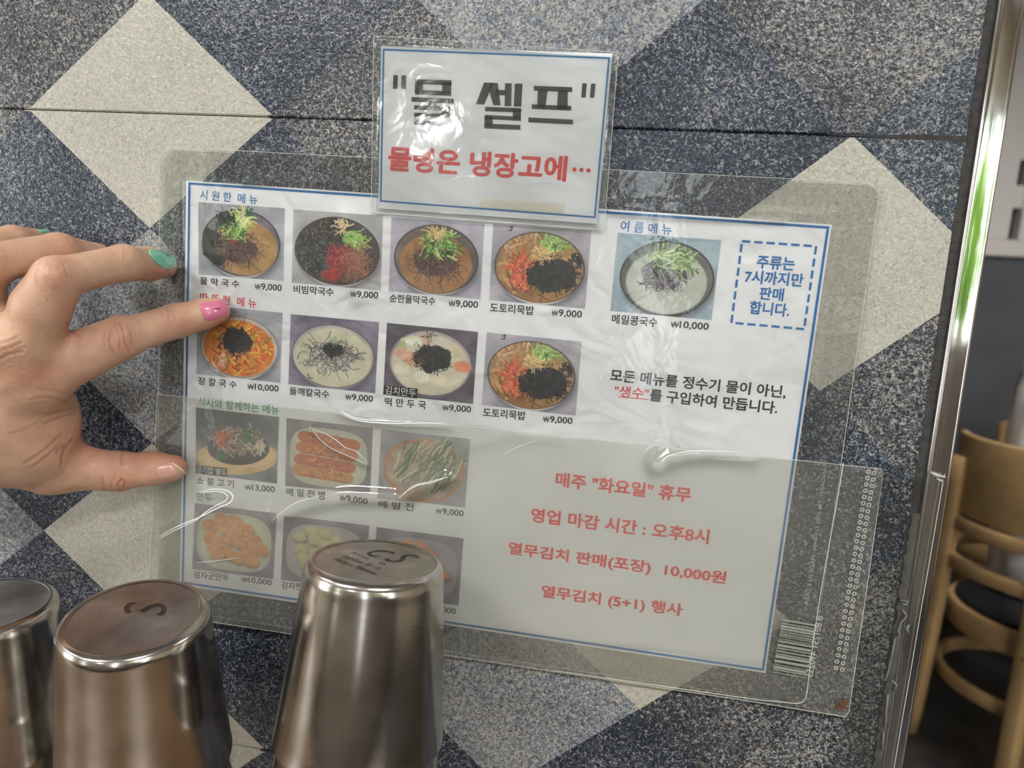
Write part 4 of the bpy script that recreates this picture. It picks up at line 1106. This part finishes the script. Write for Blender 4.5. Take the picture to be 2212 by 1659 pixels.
RB, RM, HC = 0.0262, 0.0350, 0.0760
def seen_at(px, py, a):
    return CAM + a * (RIGHT * (px - 1106) / FPX - UP * (py - 829.5) / FPX + FWD)
CUPS = [  # (centre of base px, apparent base width px), (centre of mouth px, width px), labels for top and lower cup
    ((-30, 1303), 268, (-18, 1620), 355, 'steel cup cut off by the photo edge, beside the thumb', 0.3),
    ((292, 1327), 297, (318, 1642), 395, 'steel cup turned upside down with a tilted brown-grey base and faint engraving', 2.2),
    ((812, 1207), 297, (777, 1585), 385, 'tallest steel cup turned upside down with three engraved lines on its base', 0.35)]
for k, (cb, wb, cmx, wm, lab, er) in enumerate(CUPS):
    a1 = FPX * (2 * RB + 0.0045) / wb
    B0 = seen_at(*cb, a1)
    # the mouth's centre lies on its own ray, at the cup's height from the base
    ray = RIGHT * (cmx[0] - 1106) / FPX - UP * (cmx[1] - 829.5) / FPX + FWD
    best = None
    q = CAM - B0; A_ = ray @ ray; B_ = 2 * q @ ray; C_ = q @ q - HC * HC
    disc = B_ * B_ - 4 * A_ * C_
    sols = [(-B_ + sg * math.sqrt(max(disc, 0))) / (2 * A_) for sg in (1, -1)]
    ax_best = min(((CAM + s * ray - B0) for s in sols), key=lambda v: v[2] * 0 + abs(v[1]))
    up = Vector(-ax_best).normalized()
    
    xa = Vector((1, 0, 0)); xa = (xa - up * xa.dot(up)).normalized(); ya = up.cross(xa)
    rot = Matrix(((xa.x, ya.x, up.x), (xa.y, ya.y, up.y), (xa.z, ya.z, up.z))).to_euler()
    root, bd = make_cup(RB, RM, HC)
    if k == 2:
        engrave(bd, [('PS Corporation', -0.0035, 0.0005, 0.0185, 0.0030, -0.40, 0), ('Stainless 27-11s', -0.0040, -0.0048, 0.0205, 0.0030, -0.40, 0), ('Made in Vietnam', -0.0048, -0.0100, 0.0225, 0.0032, -0.40, 0),
                     ('S', 0.0092, 0.0068, 0.0085, 0.0150, -0.40, 0.35), ('C', -0.001, 0.0085, 0.0090, 0.0110, -0.40, 0.35)])
    elif k == 1: engrave(bd, [('S', 0.0010, 0.0050, 0.0120, 0.0170, -1.1, 0.3)])
    root.location = B0; root.rotation_euler = rot
    tag(root, lab, 'cup', 'upturned steel cups')
    # the cup it is stacked on, a little straighter
    low = copy_tree(root)
    up2 = (up * 0.7 + Vector((0, 0, 1)) * 0.3).normalized()
    low.location = Vector(B0) - up * 0.0215
    low['label'] = ['lower steel cup under the one cut off by the photo edge', 'lower steel cup under the tilted middle one', 'lower steel cup showing below the rim of the tallest one'][k]
    for ch in list(low.children):
        for g in list(ch.children): bpy.data.objects.remove(g)

# the counter the stacks stand on (below the frame)
S('trim_2', MB().box((-0.9, -0.34, -0.385), (0.34, -0.002, -0.345), 0.004), simple('counter_top', srgb(120, 96, 70), 0.35, noise=(12, 0.15)))

# ------------------------------------------------------------------ the hand: one continuous surface grown from tapered limbs
HS = 0.0007          # grid step, metres
prims = []
def limb(a, b, k=0.005):
    """a, b = (px, py, mm off the wall, apparent radius in px)"""
    A, B = P(*a[:3]), P(*b[:3])
    prims.append((A, B, a[3] * depth_of(A) / FPX, b[3] * depth_of(B) / FPX, k))
WR = (-330, 900, 66, 150)
# back of the hand
I_M, M_M, R_M, P_M = (72, 815, 52, 62), (22, 752, 60, 62), (-62, 690, 58, 60), (-135, 640, 48, 52)
limb((-20, 905, 52, 108), WR, 0.006)
limb(I_M, (-200, 890, 60, 105), 0.007); limb(M_M, (-220, 830, 66, 100), 0.007); limb(R_M, (-240, 770, 62, 90), 0.007); limb(P_M, (-250, 760, 52, 80), 0.007)
limb(I_M, M_M, 0.006); limb(M_M, R_M, 0.006); limb(R_M, P_M, 0.006)
# thumb
limb((62, 955, 42, 80), (-160, 930, 52, 130), 0.010)
limb((112, 1003, 30, 60), (30, 960, 40, 92), 0.010)
limb((255, 1018, 17, 39.5), (112, 1006, 28, 57), 0.006)
limb((330, 1012, 11.5, 35), (255, 1018, 17, 40), 0.004); limb((372, 1011, 8.5, 29), (330, 1012, 11.5, 35), 0.003)
# web between thumb and index
limb((96, 905, 36, 58), (60, 860, 46, 66), 0.010); limb((108, 880, 34, 40), (80, 960, 34, 56), 0.010)
# index
limb((262, 730, 38, 41), I_M, 0.007); limb((262, 729, 38, 41.5), (165, 772, 46, 47), 0.005)
limb((385, 692, 18, 36.5), (262, 729, 38, 40), 0.003); limb((440, 678, 11, 32.5), (385, 692, 18, 36), 0.002); limb((466, 672, 8.5, 29), (440, 678, 11, 32.5), 0.002)
# middle
limb((122, 604, 62, 44), (60, 735, 60, 63), 0.006); limb((122, 604, 62, 44), (88, 660, 62, 55), 0.004)
limb((268, 568, 37, 38.5), (122, 600, 62, 42), 0.003); limb((320, 570, 20, 36), (268, 568, 37, 38), 0.002); limb((350, 573, 10, 29), (320, 570, 20, 35), 0.002)
# ring
limb((-30, 575, 70, 43), R_M, 0.005); limb((128, 543, 46, 39), (-30, 570, 70, 42), 0.003)
limb((205, 560, 24, 34), (128, 543, 46, 38), 0.002); limb((222, 568, 12, 28), (205, 560, 24, 33), 0.002)
# little
limb((-85, 545, 50, 36), P_M, 0.004); limb((30, 521, 28, 33), (-85, 545, 50, 36), 0.003); limb((92, 522, 12, 26), (30, 521, 28, 33), 0.002)

def surface_nets(F, org, h):
    nx, ny, nz = F.shape
    inside = F < 0
    cx = np.zeros((nx - 1, ny - 1, nz - 1)); cnt = np.zeros_like(cx)
    acc = np.zeros(cx.shape + (3,), np.float32)
    def edges(ax):
        sl0 = [slice(None)] * 3; sl1 = [slice(None)] * 3; sl0[ax] = slice(0, -1); sl1[ax] = slice(1, None)
        a, b = F[tuple(sl0)], F[tuple(sl1)]
        m = (a < 0) != (b < 0)
        idx = np.argwhere(m); av = a[m]; bv = b[m]; t = av / (av - bv)
        p = idx.astype(np.float32); p[:, ax] += t
        return idx, p, av < 0
    E = [edges(a) for a in range(3)]
    dims = np.array(cx.shape)
    for ax in range(3):
        idx, p, _ = E[ax]
        o1, o2 = [q for q in range(3) if q != ax]
        for d1 in (0, -1):
            for d2 in (0, -1):
                c = idx.copy(); c[:, o1] += d1; c[:, o2] += d2
                ok = np.all((c >= 0) & (c < dims), 1); c = c[ok]
                np.add.at(acc, (c[:, 0], c[:, 1], c[:, 2]), p[ok]); np.add.at(cnt, (c[:, 0], c[:, 1], c[:, 2]), 1)
    act = cnt > 0
    ids = np.full(cx.shape, -1, np.int64); ids[act] = np.arange(act.sum())
    V = acc[act] / cnt[act][:, None] * h + org
    Q = []
    for ax in range(3):
        idx, p, s = E[ax]
        o1, o2 = (ax + 1) % 3, (ax + 2) % 3
        c = []
        for d1, d2 in ((-1, -1), (0, -1), (0, 0), (-1, 0)):
            q = idx.copy(); q[:, o1] += d1; q[:, o2] += d2; c.append(q)
        ok = np.ones(len(idx), bool)
        for q in c: ok &= np.all((q >= 0) & (q < dims), 1)
        quad = np.stack([ids[q[ok][:, 0], q[ok][:, 1], q[ok][:, 2]] for q in c], 1)
        so = s[ok]; quad[~so] = quad[~so][:, ::-1]
        Q.append(quad)
    return V, np.concatenate(Q)

allp = np.array([p[0] for p in prims] + [p[1] for p in prims]); mr = max(max(p[2], p[3]) for p in prims)
lo = np.minimum(allp.min(0) - mr, 9) ; hi = allp.max(0) + 0.012
lo = np.array([allp[:, 0].min() - 0.02, allp[:, 1].min() - 0.032, allp[:, 2].min() - 0.030]); hi[1] = 0.0
lo[0] = max(lo[0], -0.135)
NXYZ = ((hi - lo) / HS).astype(int) + 2
F = np.full(tuple(NXYZ), 0.02, np.float32)
gx = [lo[i] + HS * np.arange(NXYZ[i]) for i in range(3)]
for (A, B, ra, rb, k) in prims:
    m = max(ra, rb) + 2.2 * k + 0.002
    i0 = np.maximum(((np.minimum(A, B) - m - lo) / HS).astype(int), 0); i1 = np.minimum(((np.maximum(A, B) + m - lo) / HS).astype(int) + 2, NXYZ)
    if np.any(i1 <= i0): continue
    X, Y, Z = np.meshgrid(gx[0][i0[0]:i1[0]], gx[1][i0[1]:i1[1]], gx[2][i0[2]:i1[2]], indexing='ij')
    e = B - A; L2 = float(e @ e)
    t = np.clip(((X - A[0]) * e[0] + (Y - A[1]) * e[1] + (Z - A[2]) * e[2]) / L2, 0, 1)
    d = np.sqrt((X - A[0] - t * e[0]) ** 2 + (Y - A[1] - t * e[1]) ** 2 + (Z - A[2] - t * e[2]) ** 2) - (ra + (rb - ra) * t)
    S_ = F[i0[0]:i1[0], i0[1]:i1[1], i0[2]:i1[2]]
    hh = np.clip(0.5 + 0.5 * (S_ - d) / k, 0, 1)
    F[i0[0]:i1[0], i0[1]:i1[1], i0[2]:i1[2]] = S_ * (1 - hh) + d * hh - k * hh * (1 - hh)
HV, HQ = surface_nets(F, lo, HS)
del F
# even out, then press in the skin creases
def nrm_of(V, Q):
    n = np.cross(V[Q[:, 2]] - V[Q[:, 0]], V[Q[:, 3]] - V[Q[:, 1]]); N = np.zeros_like(V)
    for c in range(4): np.add.at(N, Q[:, c], n)
    return N / (np.linalg.norm(N, axis=1, keepdims=True) + 1e-12)
def smooth(V, Q, it):
    for _ in range(it):
        s = np.zeros_like(V); c = np.zeros(len(V))
        for a, b in ((0, 1), (1, 2), (2, 3), (3, 0)):
            np.add.at(s, Q[:, a], V[Q[:, b]]); np.add.at(s, Q[:, b], V[Q[:, a]]); np.add.at(c, Q[:, a], 1); np.add.at(c, Q[:, b], 1)
        V = V * 0.5 + 0.5 * s / c[:, None]
    return V
HV = smooth(HV.astype(np.float64), HQ, 4)
HN = nrm_of(HV, HQ)
if np.mean(HN @ (HV.mean(0) - CAM)) * 0 + np.mean(np.sum(HN * (HV - HV.mean(0)), 1)) < 0:
    HQ = HQ[:, ::-1]; HN = -HN
px, py = project(HV)
facing = np.sum(HN * (CAM - HV), 1) > 0
ZX = lambda pts: [(x / 2.476, 440 + y / 2.476) for x, y in pts]
CREASE = [  # (polyline in the close-up's pixels, width px, depth mm)
    ([(590, 690), (578, 725), (590, 770), (612, 800)], 2.2, .30), ([(640, 640), (660, 690), (668, 740), (690, 790)], 2.2, .30), ([(610, 640), (632, 680), (640, 730), (640, 780)], 1.8, .22),
    ([(560, 680), (552, 720), (560, 760)], 1.8, .2), ([(680, 650), (700, 700), (705, 745)], 1.8, .2), ([(740, 625), (752, 670), (755, 720)], 1.8, .14),
    ([(892, 552), (902, 590), (905, 625)], 1.8, .22), ([(930, 585), (942, 612), (944, 632)], 1.6, .18), ([(860, 560), (868, 600)], 1.6, .12),
    ([(330, 310), (352, 350), (356, 390)], 2, .2), ([(205, 345), (190, 390), (205, 440)], 2, .18), ([(300, 300), (320, 345)], 1.8, .15), ([(255, 310), (240, 360), (250, 420)], 1.8, .12),
    ([(655, 215), (668, 260), (662, 300)], 1.8, .18), ([(690, 222), (700, 260)], 1.6, .14), ([(355, 150), (385, 175)], 1.8, .15), ([(655, 1330), (648, 1362), (652, 1395)], 2.4, .35),
    ([(640, 1530), (630, 1500), (650, 1475), (668, 1490), (660, 1525)], 2.2, .35), ([(545, 1465), (552, 1500), (560, 1530)], 2.2, .25), ([(612, 1460), (590, 1490), (600, 1520)], 1.8, .2),
    ([(385, 1265), (350, 1300), (330, 1350), (322, 1410)], 2.6, .35), ([(300, 1330), (345, 1290)], 2.4, .3), ([(130, 1385), (200, 1345), (270, 1290), (330, 1230)], 3, .25), ([(180, 1400), (250, 1350), (310, 1300)], 3, .22),
    ([(0, 830), (60, 800), (120, 790)], 3, .3), ([(0, 790), (50, 770), (110, 745)], 3, .3), ([(0, 750), (50, 735), (90, 715)], 2.6, .25), ([(0, 812), (70, 780), (140, 765)], 2.6, .2),
    ([(160, 1050), (220, 1035), (300, 1045), (380, 1080)], 2.6, .18), ([(200, 990), (300, 1000), (400, 1030)], 2.6, .15), ([(250, 1130), (320, 1110), (400, 1095)], 2.6, .2), ([(230, 1180), (310, 1150), (395, 1120)], 2.4, .2),
    ([(430, 490), (462, 486)], 2.6, .35), ([(360, 640), (400, 690), (430, 712)], 2.6, .25), ([(45, 1230), (120, 1215), (200, 1170)], 2.6, .15)]
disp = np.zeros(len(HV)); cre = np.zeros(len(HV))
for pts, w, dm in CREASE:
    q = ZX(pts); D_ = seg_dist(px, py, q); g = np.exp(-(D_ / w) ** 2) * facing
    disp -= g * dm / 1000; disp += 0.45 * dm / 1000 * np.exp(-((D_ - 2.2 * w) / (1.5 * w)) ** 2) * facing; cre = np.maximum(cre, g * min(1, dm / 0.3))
# tendon and knuckle relief
for pts, w, am in (([(60, 815), (-60, 850), (-200, 880)], 22, 0.9), ([(15, 745), (-80, 780), (-200, 810)], 20, 0.9), ([(262, 722), (255, 735)], 22, 0.5), ([(110, 592), (118, 600)], 22, 0.6), ([(62, 1000), (120, 1010)], 24, .4)):
    disp += am / 1000 * np.exp(-(seg_dist(px, py, pts) / w) ** 2) * facing
HV = HV + HN * disp[:, None]
HN = nrm_of(HV, HQ)
# keep the fingertips resting on the film, not in it
touch = -0.0042
HV[:, 1] = np.where(HV[:, 1] > touch - 0.0012, np.minimum(HV[:, 1], touch - 0.0012 * np.exp(-(HV[:, 1] - (touch - 0.0012)) / 0.0012)), HV[:, 1])

def skin_mat():
    t = NT('skin'); co = t.coord()
    a = t.n('ShaderNodeVertexColor'); a.layer_name = 'skin_tone'
    n1 = t.n('ShaderNodeTexNoise', i_Scale=160.0, i_Detail=5.0); t.l(co, n1.inputs['Vector'])
    mott = t.ramp(n1.outputs[0], [(0.3, (0.90, 0.88, 0.88, 1)), (0.7, (1.06, 1.05, 1.03, 1))])
    c = t.mixc(1.0, a.outputs[0], mott, 'MULTIPLY')
    b = t.n('ShaderNodeBsdfPrincipled', i_Roughness=0.42); t.l(c, b.inputs['Base Color'])
    b.inputs['Subsurface Weight'].default_value = 0.12
    b.inputs['Subsurface Radius'].default_value = (1.0, 0.35, 0.2); b.inputs['Subsurface Scale'].default_value = 0.0025
    b.inputs['Specular IOR Level'].default_value = 0.45
    v = t.n('ShaderNodeTexVoronoi', i_Scale=900.0); t.l(co, v.inputs['Vector'])
    n2 = t.n('ShaderNodeTexNoise', i_Scale=420.0, i_Detail=4.0, i_Distortion=0.8); t.l(co, n2.inputs['Vector'])
    ad = t.n('ShaderNodeMath', operation='ADD'); t.l(v.outputs['Distance'], ad.inputs[0]); t.l(n2.outputs[0], ad.inputs[1])
    t.l(t.bump(ad.outputs[0], 0.28, 0.0004), b.inputs['Normal'])
    return t.surf(b.outputs[0])
M_SKIN = skin_mat()
hand = mesh_np('hand', HV, HQ, M_SKIN, None, True)
base = np.array([206, 166, 140.0]); red = np.array([190, 118, 98.0]); pale = np.array([218, 184, 158.0]); dark = np.array([140, 88, 66.0])
colr = np.tile(base, (len(HV), 1))
def blend(target, w): 
    global colr
    colr = colr * (1 - w[:, None]) + target * w[:, None]
def spot(cx, cy, r, target, amt, sy=1.0):
    blend(target, amt * np.exp(-(((px - cx) / r) ** 2 + ((py - cy) / (r * sy)) ** 2)))
spot(75, 812, 60, red, .35, .5); spot(262, 728, 34, red, .40); spot(120, 600, 34, red, .40); spot(385, 690, 26, red, .35); spot(478, 690, 30, red, .7); spot(350, 590, 34, red, .7, .6)
spot(330, 980, 70, red, .45, .5); spot(385, 1000, 30, red, .6); spot(265, 1035, 40, red, .35); spot(165, 960, 50, red, .5, 1.4); spot(155, 700, 26, red, .5, 1.8); spot(140, 520, 40, red, .25)
spot(300, 700, 50, pale, .3); spot(200, 570, 50, pale, .35, .5); spot(150, 1010, 60, pale, .3); spot(20, 1030, 60, pale, .35); spot(70, 600, 40, pale, .2)
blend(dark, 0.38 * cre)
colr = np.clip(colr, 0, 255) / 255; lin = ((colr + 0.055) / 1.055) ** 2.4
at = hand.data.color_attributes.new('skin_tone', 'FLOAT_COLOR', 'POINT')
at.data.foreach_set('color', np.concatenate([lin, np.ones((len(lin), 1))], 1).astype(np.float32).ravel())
mole = P(102, 647, 75)

# nails: shells that follow the fingertip under them
bvh = BVHTree.FromPolygons([Vector(v) for v in HV], [tuple(q) for q in HQ.tolist()])
def cast(x, y):
    d = Vector(RIGHT * (x - 1106) / FPX - UP * (y - 829.5) / FPX + FWD).normalized()
    loc, n, i, ds = bvh.ray_cast(Vector(CAM), d)
    return loc, n
def nail(name, pts, mat, label, lift=0.0005, rings=9, per=48):
    pts = np.array(pts, float); c = pts.mean(0)
    m = len(pts); L = []
    # rounded outline through the given points (Catmull-Rom)
    for i in range(m):
        p0, p1, p2, p3 = pts[i - 1], pts[i], pts[(i + 1) % m], pts[(i + 2) % m]
        for k in range(per // m + 1):
            t = k / (per // m + 1)
            L.append(0.5 * ((2 * p1) + (-p0 + p2) * t + (2 * p0 - 5 * p1 + 4 * p2 - p3) * t * t + (-p0 + 3 * p1 - 3 * p2 + p3) * t ** 3))
    L = np.array(L); n = len(L); v = []; f = []
    def pt(x, y, s):
        loc, nn = cast(x, y)
        if loc is None: return None
        return loc + nn * lift * (1 - s ** 5 * 0.75)
    v.append(pt(c[0], c[1], 0)); last = v[0]
    for r in range(1, rings + 1):
        s = r / rings
        for q in L:
            p = pt(c[0] + (q[0] - c[0]) * s, c[1] + (q[1] - c[1]) * s, s)
            if p is None or (p - last).length > 0.02: p = v[-n] if len(v) > n else last
            v.append(p); last = p
    # even out the shell
    for _ in range(6):
        nv = list(v)
        for r in range(1, rings):
            for i in range(n):
                a = 1 + (r - 1) * n
                o = v[a + n + i]; u = v[a - n + i] if r > 1 else v[0]
                nv[a + i] = v[a + i] * 0.4 + (v[a + (i + 1) % n] + v[a + (i - 1) % n] + o + u) * 0.15
        v = nv
    for r in range(rings):
        for i in range(n):
            j = (i + 1) % n
            if r == 0: f.append((0, 1 + i, 1 + j))
            else: f.append((1 + (r - 1) * n + i, 1 + r * n + i, 1 + r * n + j, 1 + (r - 1) * n + j))
    # a thin skirt so that the edge has thickness
    m0 = len(v)
    for i in range(n):
        b = v[1 + (rings - 1) * n + i]; loc = b + (b - v[0]).normalized() * 0.00012 + Vector((0, 0.0006, 0)); v.append(loc)
    for i in range(n):
        j = (i + 1) % n; f.append((1 + (rings - 1) * n + i, m0 + i, m0 + j, 1 + (rings - 1) * n + j))
    o = mesh(name, v, f, mat, hand, True)
    if label: o['label'] = label
    return o
M_PINK = simple('pink_polish', srgb(216, 122, 152), 0.22, coat=0.6, bump=(160, 0.25, 0.0006))
M_MINT = simple('mint_polish', srgb(124, 200, 170), 0.25, coat=0.6, bump=(160, 0.25, 0.0006))
M_NAIL = simple('bare_nail', srgb(206, 158, 142), 0.28, coat=0.3)
M_NAILTIP = simple('nail_tip', srgb(226, 206, 178), 0.35)
M_CHIP = simple('polish_chip', srgb(120, 50, 60), 0.5)
nail('fingernail', [(431, 662), (438, 654), (462, 650.5), (482, 649), (490, 659), (489, 675), (472, 686), (450, 692.5), (440, 684)], M_PINK, 'pink painted nail of the pointing index finger', 0.0007)
nail('fingernail', [(320.5, 541), (343, 541.5), (366, 547.5), (378, 555), (379, 565), (374, 576), (362, 579.5), (343, 574), (330, 561)], M_MINT, 'mint green painted nail of the middle finger', 0.0007)
nail('fingernail', [(82, 496.5), (97, 496), (112, 500), (100, 503), (89, 503)], M_MINT, 'mint green painted nail of the little finger', 0.0006)
nail('fingernail', [(335, 1011), (352, 1002.5), (371, 1000), (388, 1008), (399, 1021), (394, 1029), (366, 1035.5), (343, 1035.5), (338, 1024)], M_NAIL, 'bare unpainted thumbnail', 0.0006)
def sliver(name, pts, r, mat, label=None, lift=0.0006):
    v = []
    for x, y in pts:
        loc, nn = cast(x, y)
        if loc is not None: v.append(loc + nn * lift)
    if len(v) > 1:
        o = MB().tube(v, r, 8).build(name, mat, hand, True)
        if label: o['label'] = label
sliver('nail_tip', [(370, 1000.5), (378, 1005), (386, 1011), (393, 1017.5), (398, 1023)], [0.0003, 0.0005, 0.0005, 0.0005, 0.0003], M_NAILTIP, 'pale free edge of the thumbnail')
sliver('polish_chip', [(459, 667), (464, 666), (468, 668), (474, 666)], 0.00018, M_CHIP, None, 0.0009)
sliver('polish_chip', [(358, 553), (361, 552)], 0.0002, M_CHIP, None, 0.0009)
sliver('mole', [(101.5, 646.5), (102.5, 647)], 0.0003, M_CHIP, None, 0.0001)
hc = Vector((-0.03, -0.05, -0.09))
hand.data.transform(Matrix.Translation(-hc))
for ch in hand.children: ch.data.transform(Matrix.Translation(-hc))
hand.location = hc
tag(hand, 'person, left hand only, with pink and mint nail polish, index finger pointing at the menu', 'person')
hand.name = 'person'

# ------------------------------------------------------------------ bentwood chairs in the room beyond
M_BENT = simple('beech_wood', srgb(190, 156, 108), 0.42, noise=(14, 0.12), bump=(90, 0.05, 0.001))
M_SEAT = simple('black_vinyl', srgb(26, 26, 30), 0.38, bump=(60, 0.1, 0.001))
M_BOLT = simple('bolt_metal', srgb(120, 124, 120), 0.3, 1.0)

def arc_slab(a0, a1, r, z0, z1, th, n=40, bulge=0.0):
    mb = MB(); v = []; f = []
    for k in range(n + 1):
        a = math.radians(a0 + (a1 - a0) * k / n); s = abs(2 * k / n - 1)
        zt = z1 - (z1 - z0) * 0.16 * s ** 6; zb = z0 + (z1 - z0) * 0.16 * s ** 6
        e = 0.006
        for rr, z in ((r, zb + e), (r, zt - e), (r + e * .5, zt), (r + th - e * .5, zt), (r + th, zt - e), (r + th, zb + e), (r + th - e * .5, zb), (r + e * .5, zb)):
            v.append((rr * math.cos(a), rr * math.sin(a), z))
    for k in range(n):
        for q in range(8):
            f.append((k * 8 + q, k * 8 + (q + 1) % 8, (k + 1) * 8 + (q + 1) % 8, (k + 1) * 8 + q))
    f += [tuple(range(7, -1, -1)), tuple(range(n * 8, n * 8 + 8))]
    return mb.add(v, f)

def make_chair(label, x, y, rot):
    root = empty('wooden_chair', (x, y, FLOOR_Z), (0, 0, rot))
    arc_slab(-78, 78, 0.236, 0.700, 0.925, 0.018).build('backrest', M_BENT, root, True)
    def hoop(name, z, r, a0, a1, w, h):
        pts = [(r * math.cos(math.radians(a)), r * math.sin(math.radians(a)), z) for a in np.linspace(a0, a1, 49)]
        MB().tube(pts, 1.0, 12, (w, h)).build(name, M_BENT, root, True)
    hoop('armrest_hoop', 0.672, 0.250, -112, 112, 0.013, 0.020); hoop('lower_hoop', 0.560, 0.250, -112, 112, 0.013, 0.020)
    # seat cushion and its wooden ring
    MB().lathe([(0.001, 0.462)] + [(0.205 * math.sin(a) ** 0.5, 0.440 + 0.022 * math.cos(a)) for a in np.linspace(0.3, pi / 2, 10)] + [(0.205, 0.425), (0.1, 0.42), (0.001, 0.42)], 64).build('seat_cushion', M_SEAT, root, True)
    MB().lathe([(0.200, 0.432), (0.218, 0.434), (0.224, 0.428), (0.224, 0.368), (0.219, 0.362), (0.200, 0.362), (0.196, 0.370), (0.200, 0.432)], 64).build('seat_ring', M_BENT, root, True)
    fr_ = [(0.222 * math.cos(a), 0.222 * math.sin(a), 0.215) for a in np.linspace(0, 2 * pi, 65)]
    MB().tube(fr_, 1.0, 12, (0.011, 0.020), cap=False).build('foot_ring', M_BENT, root, True)
    for a, rt, rb_, zt in ((-30, 0.262, 0.285, 0.86), (30, 0.262, 0.285, 0.86), (150, 0.236, 0.262, 0.45), (210, 0.236, 0.262, 0.45)):
        q = math.radians(a); c_, s_ = math.cos(q), math.sin(q)
        zz = np.linspace(zt, 0.0, 12)
        pts = [((rt + (rb_ - rt) * (1 - z / zt) ** 2) * c_, (rt + (rb_ - rt) * (1 - z / zt) ** 2) * s_, z) for z in zz]
        lg = MB().tube(pts, [0.019] * 11 + [0.016], 14, (1.0, 1.15)).build('leg', M_BENT, root, True)
        for z in (0.395, 0.215):
            MB().tube([((0.262 + 0.012) * c_, (0.262 + 0.012) * s_, z), ((0.262 + 0.026) * c_, (0.262 + 0.026) * s_, z)], 0.008, 12).build('bolt', M_BOLT, lg, True)
    tag(root, label, 'chair', 'bentwood chairs beyond the steel trim')
    return root
ch1 = make_chair('curved wooden chair with black seat nearest the steel trim', 1.50, 1.70, math.radians(205))
ch2 = make_chair('wooden chair further back, only the top of its back showing over the nearest one', 1.80, 2.42, math.radians(-60))
# inner prop leg seen under the nearest seat
q = MB().tube([(-0.152 * math.cos(math.radians(205)) * -1 * 0 + 0.0, 0, 0)] * 0 + [(0.12, 0.115, 0.37), (0.125, 0.09, 0.0)], [0.020, 0.017], 14)
q.build('leg', M_BENT, ch1, True)

# white cloth with a green mark lying over the nearest chair's seat
v, f = [], []; n = 72; prof = [(0.03, 0.725), (0.09, 0.718), (0.125, 0.69), (0.140, 0.60), (0.150, 0.48), (0.152, 0.34), (0.148, 0.22), (0.140, 0.10), (0.135, 0.03), (0.130, 0.004)]
for r, z in prof:
    for k in range(n):
        a = 2 * pi * k / n
        rr = r * (1 + 0.05 * math.sin(5 * a + z * 9) * (1 - z) + 0.035 * math.sin(11 * a - z * 14) + 0.03 * math.sin(3 * a + z * 30))
        v.append((rr * math.cos(a) * 1.1, rr * math.sin(a) * 0.75, z))
for k in range(len(prof) - 1):
    for i in range(n): f.append((k * n + i, (k * n + (i + 1) % n), (k + 1) * n + (i + 1) % n, (k + 1) * n + i))
f.append(tuple(range(n)))
def cloth_mat():
    t = NT('white_cloth'); co = t.coord(); sx = t.n('ShaderNodeSeparateXYZ'); t.l(co, sx.inputs[0])
    nz = t.n('ShaderNodeTexNoise', i_Scale=12.0, i_Detail=3.0); t.l(co, nz.inputs['Vector'])
    b = t.n('ShaderNodeBsdfPrincipled', i_Roughness=0.9)
    t.l(t.ramp(nz.outputs[0], [(0.3, srgb(196, 192, 190)), (0.7, srgb(220, 217, 214))]), b.inputs['Base Color'])
    t.l(t.bump(nz.outputs[0], 0.6, 0.01), b.inputs['Normal']); return t.surf(b.outputs[0])
cl = mesh('white_cloth', v, f, cloth_mat(), None, True)
cl.location = (1.54, 1.76, FLOOR_Z + 0.464)
tag(cl, 'white cloth bundle with a green mark set on the nearest wooden chair', 'cloth')
gm = []
for k in range(12):
    a = math.radians(205 + k * 2.5); gm.append((0.148 * 1.1 * math.cos(a), 0.148 * 0.75 * math.sin(a), 0.60 + 0.006 * math.sin(k)))
MB().tube(gm, 1.0, 8, (0.003, 0.012)).build('green_mark', simple('green_mark', srgb(60, 120, 90), 0.8), cl, True)
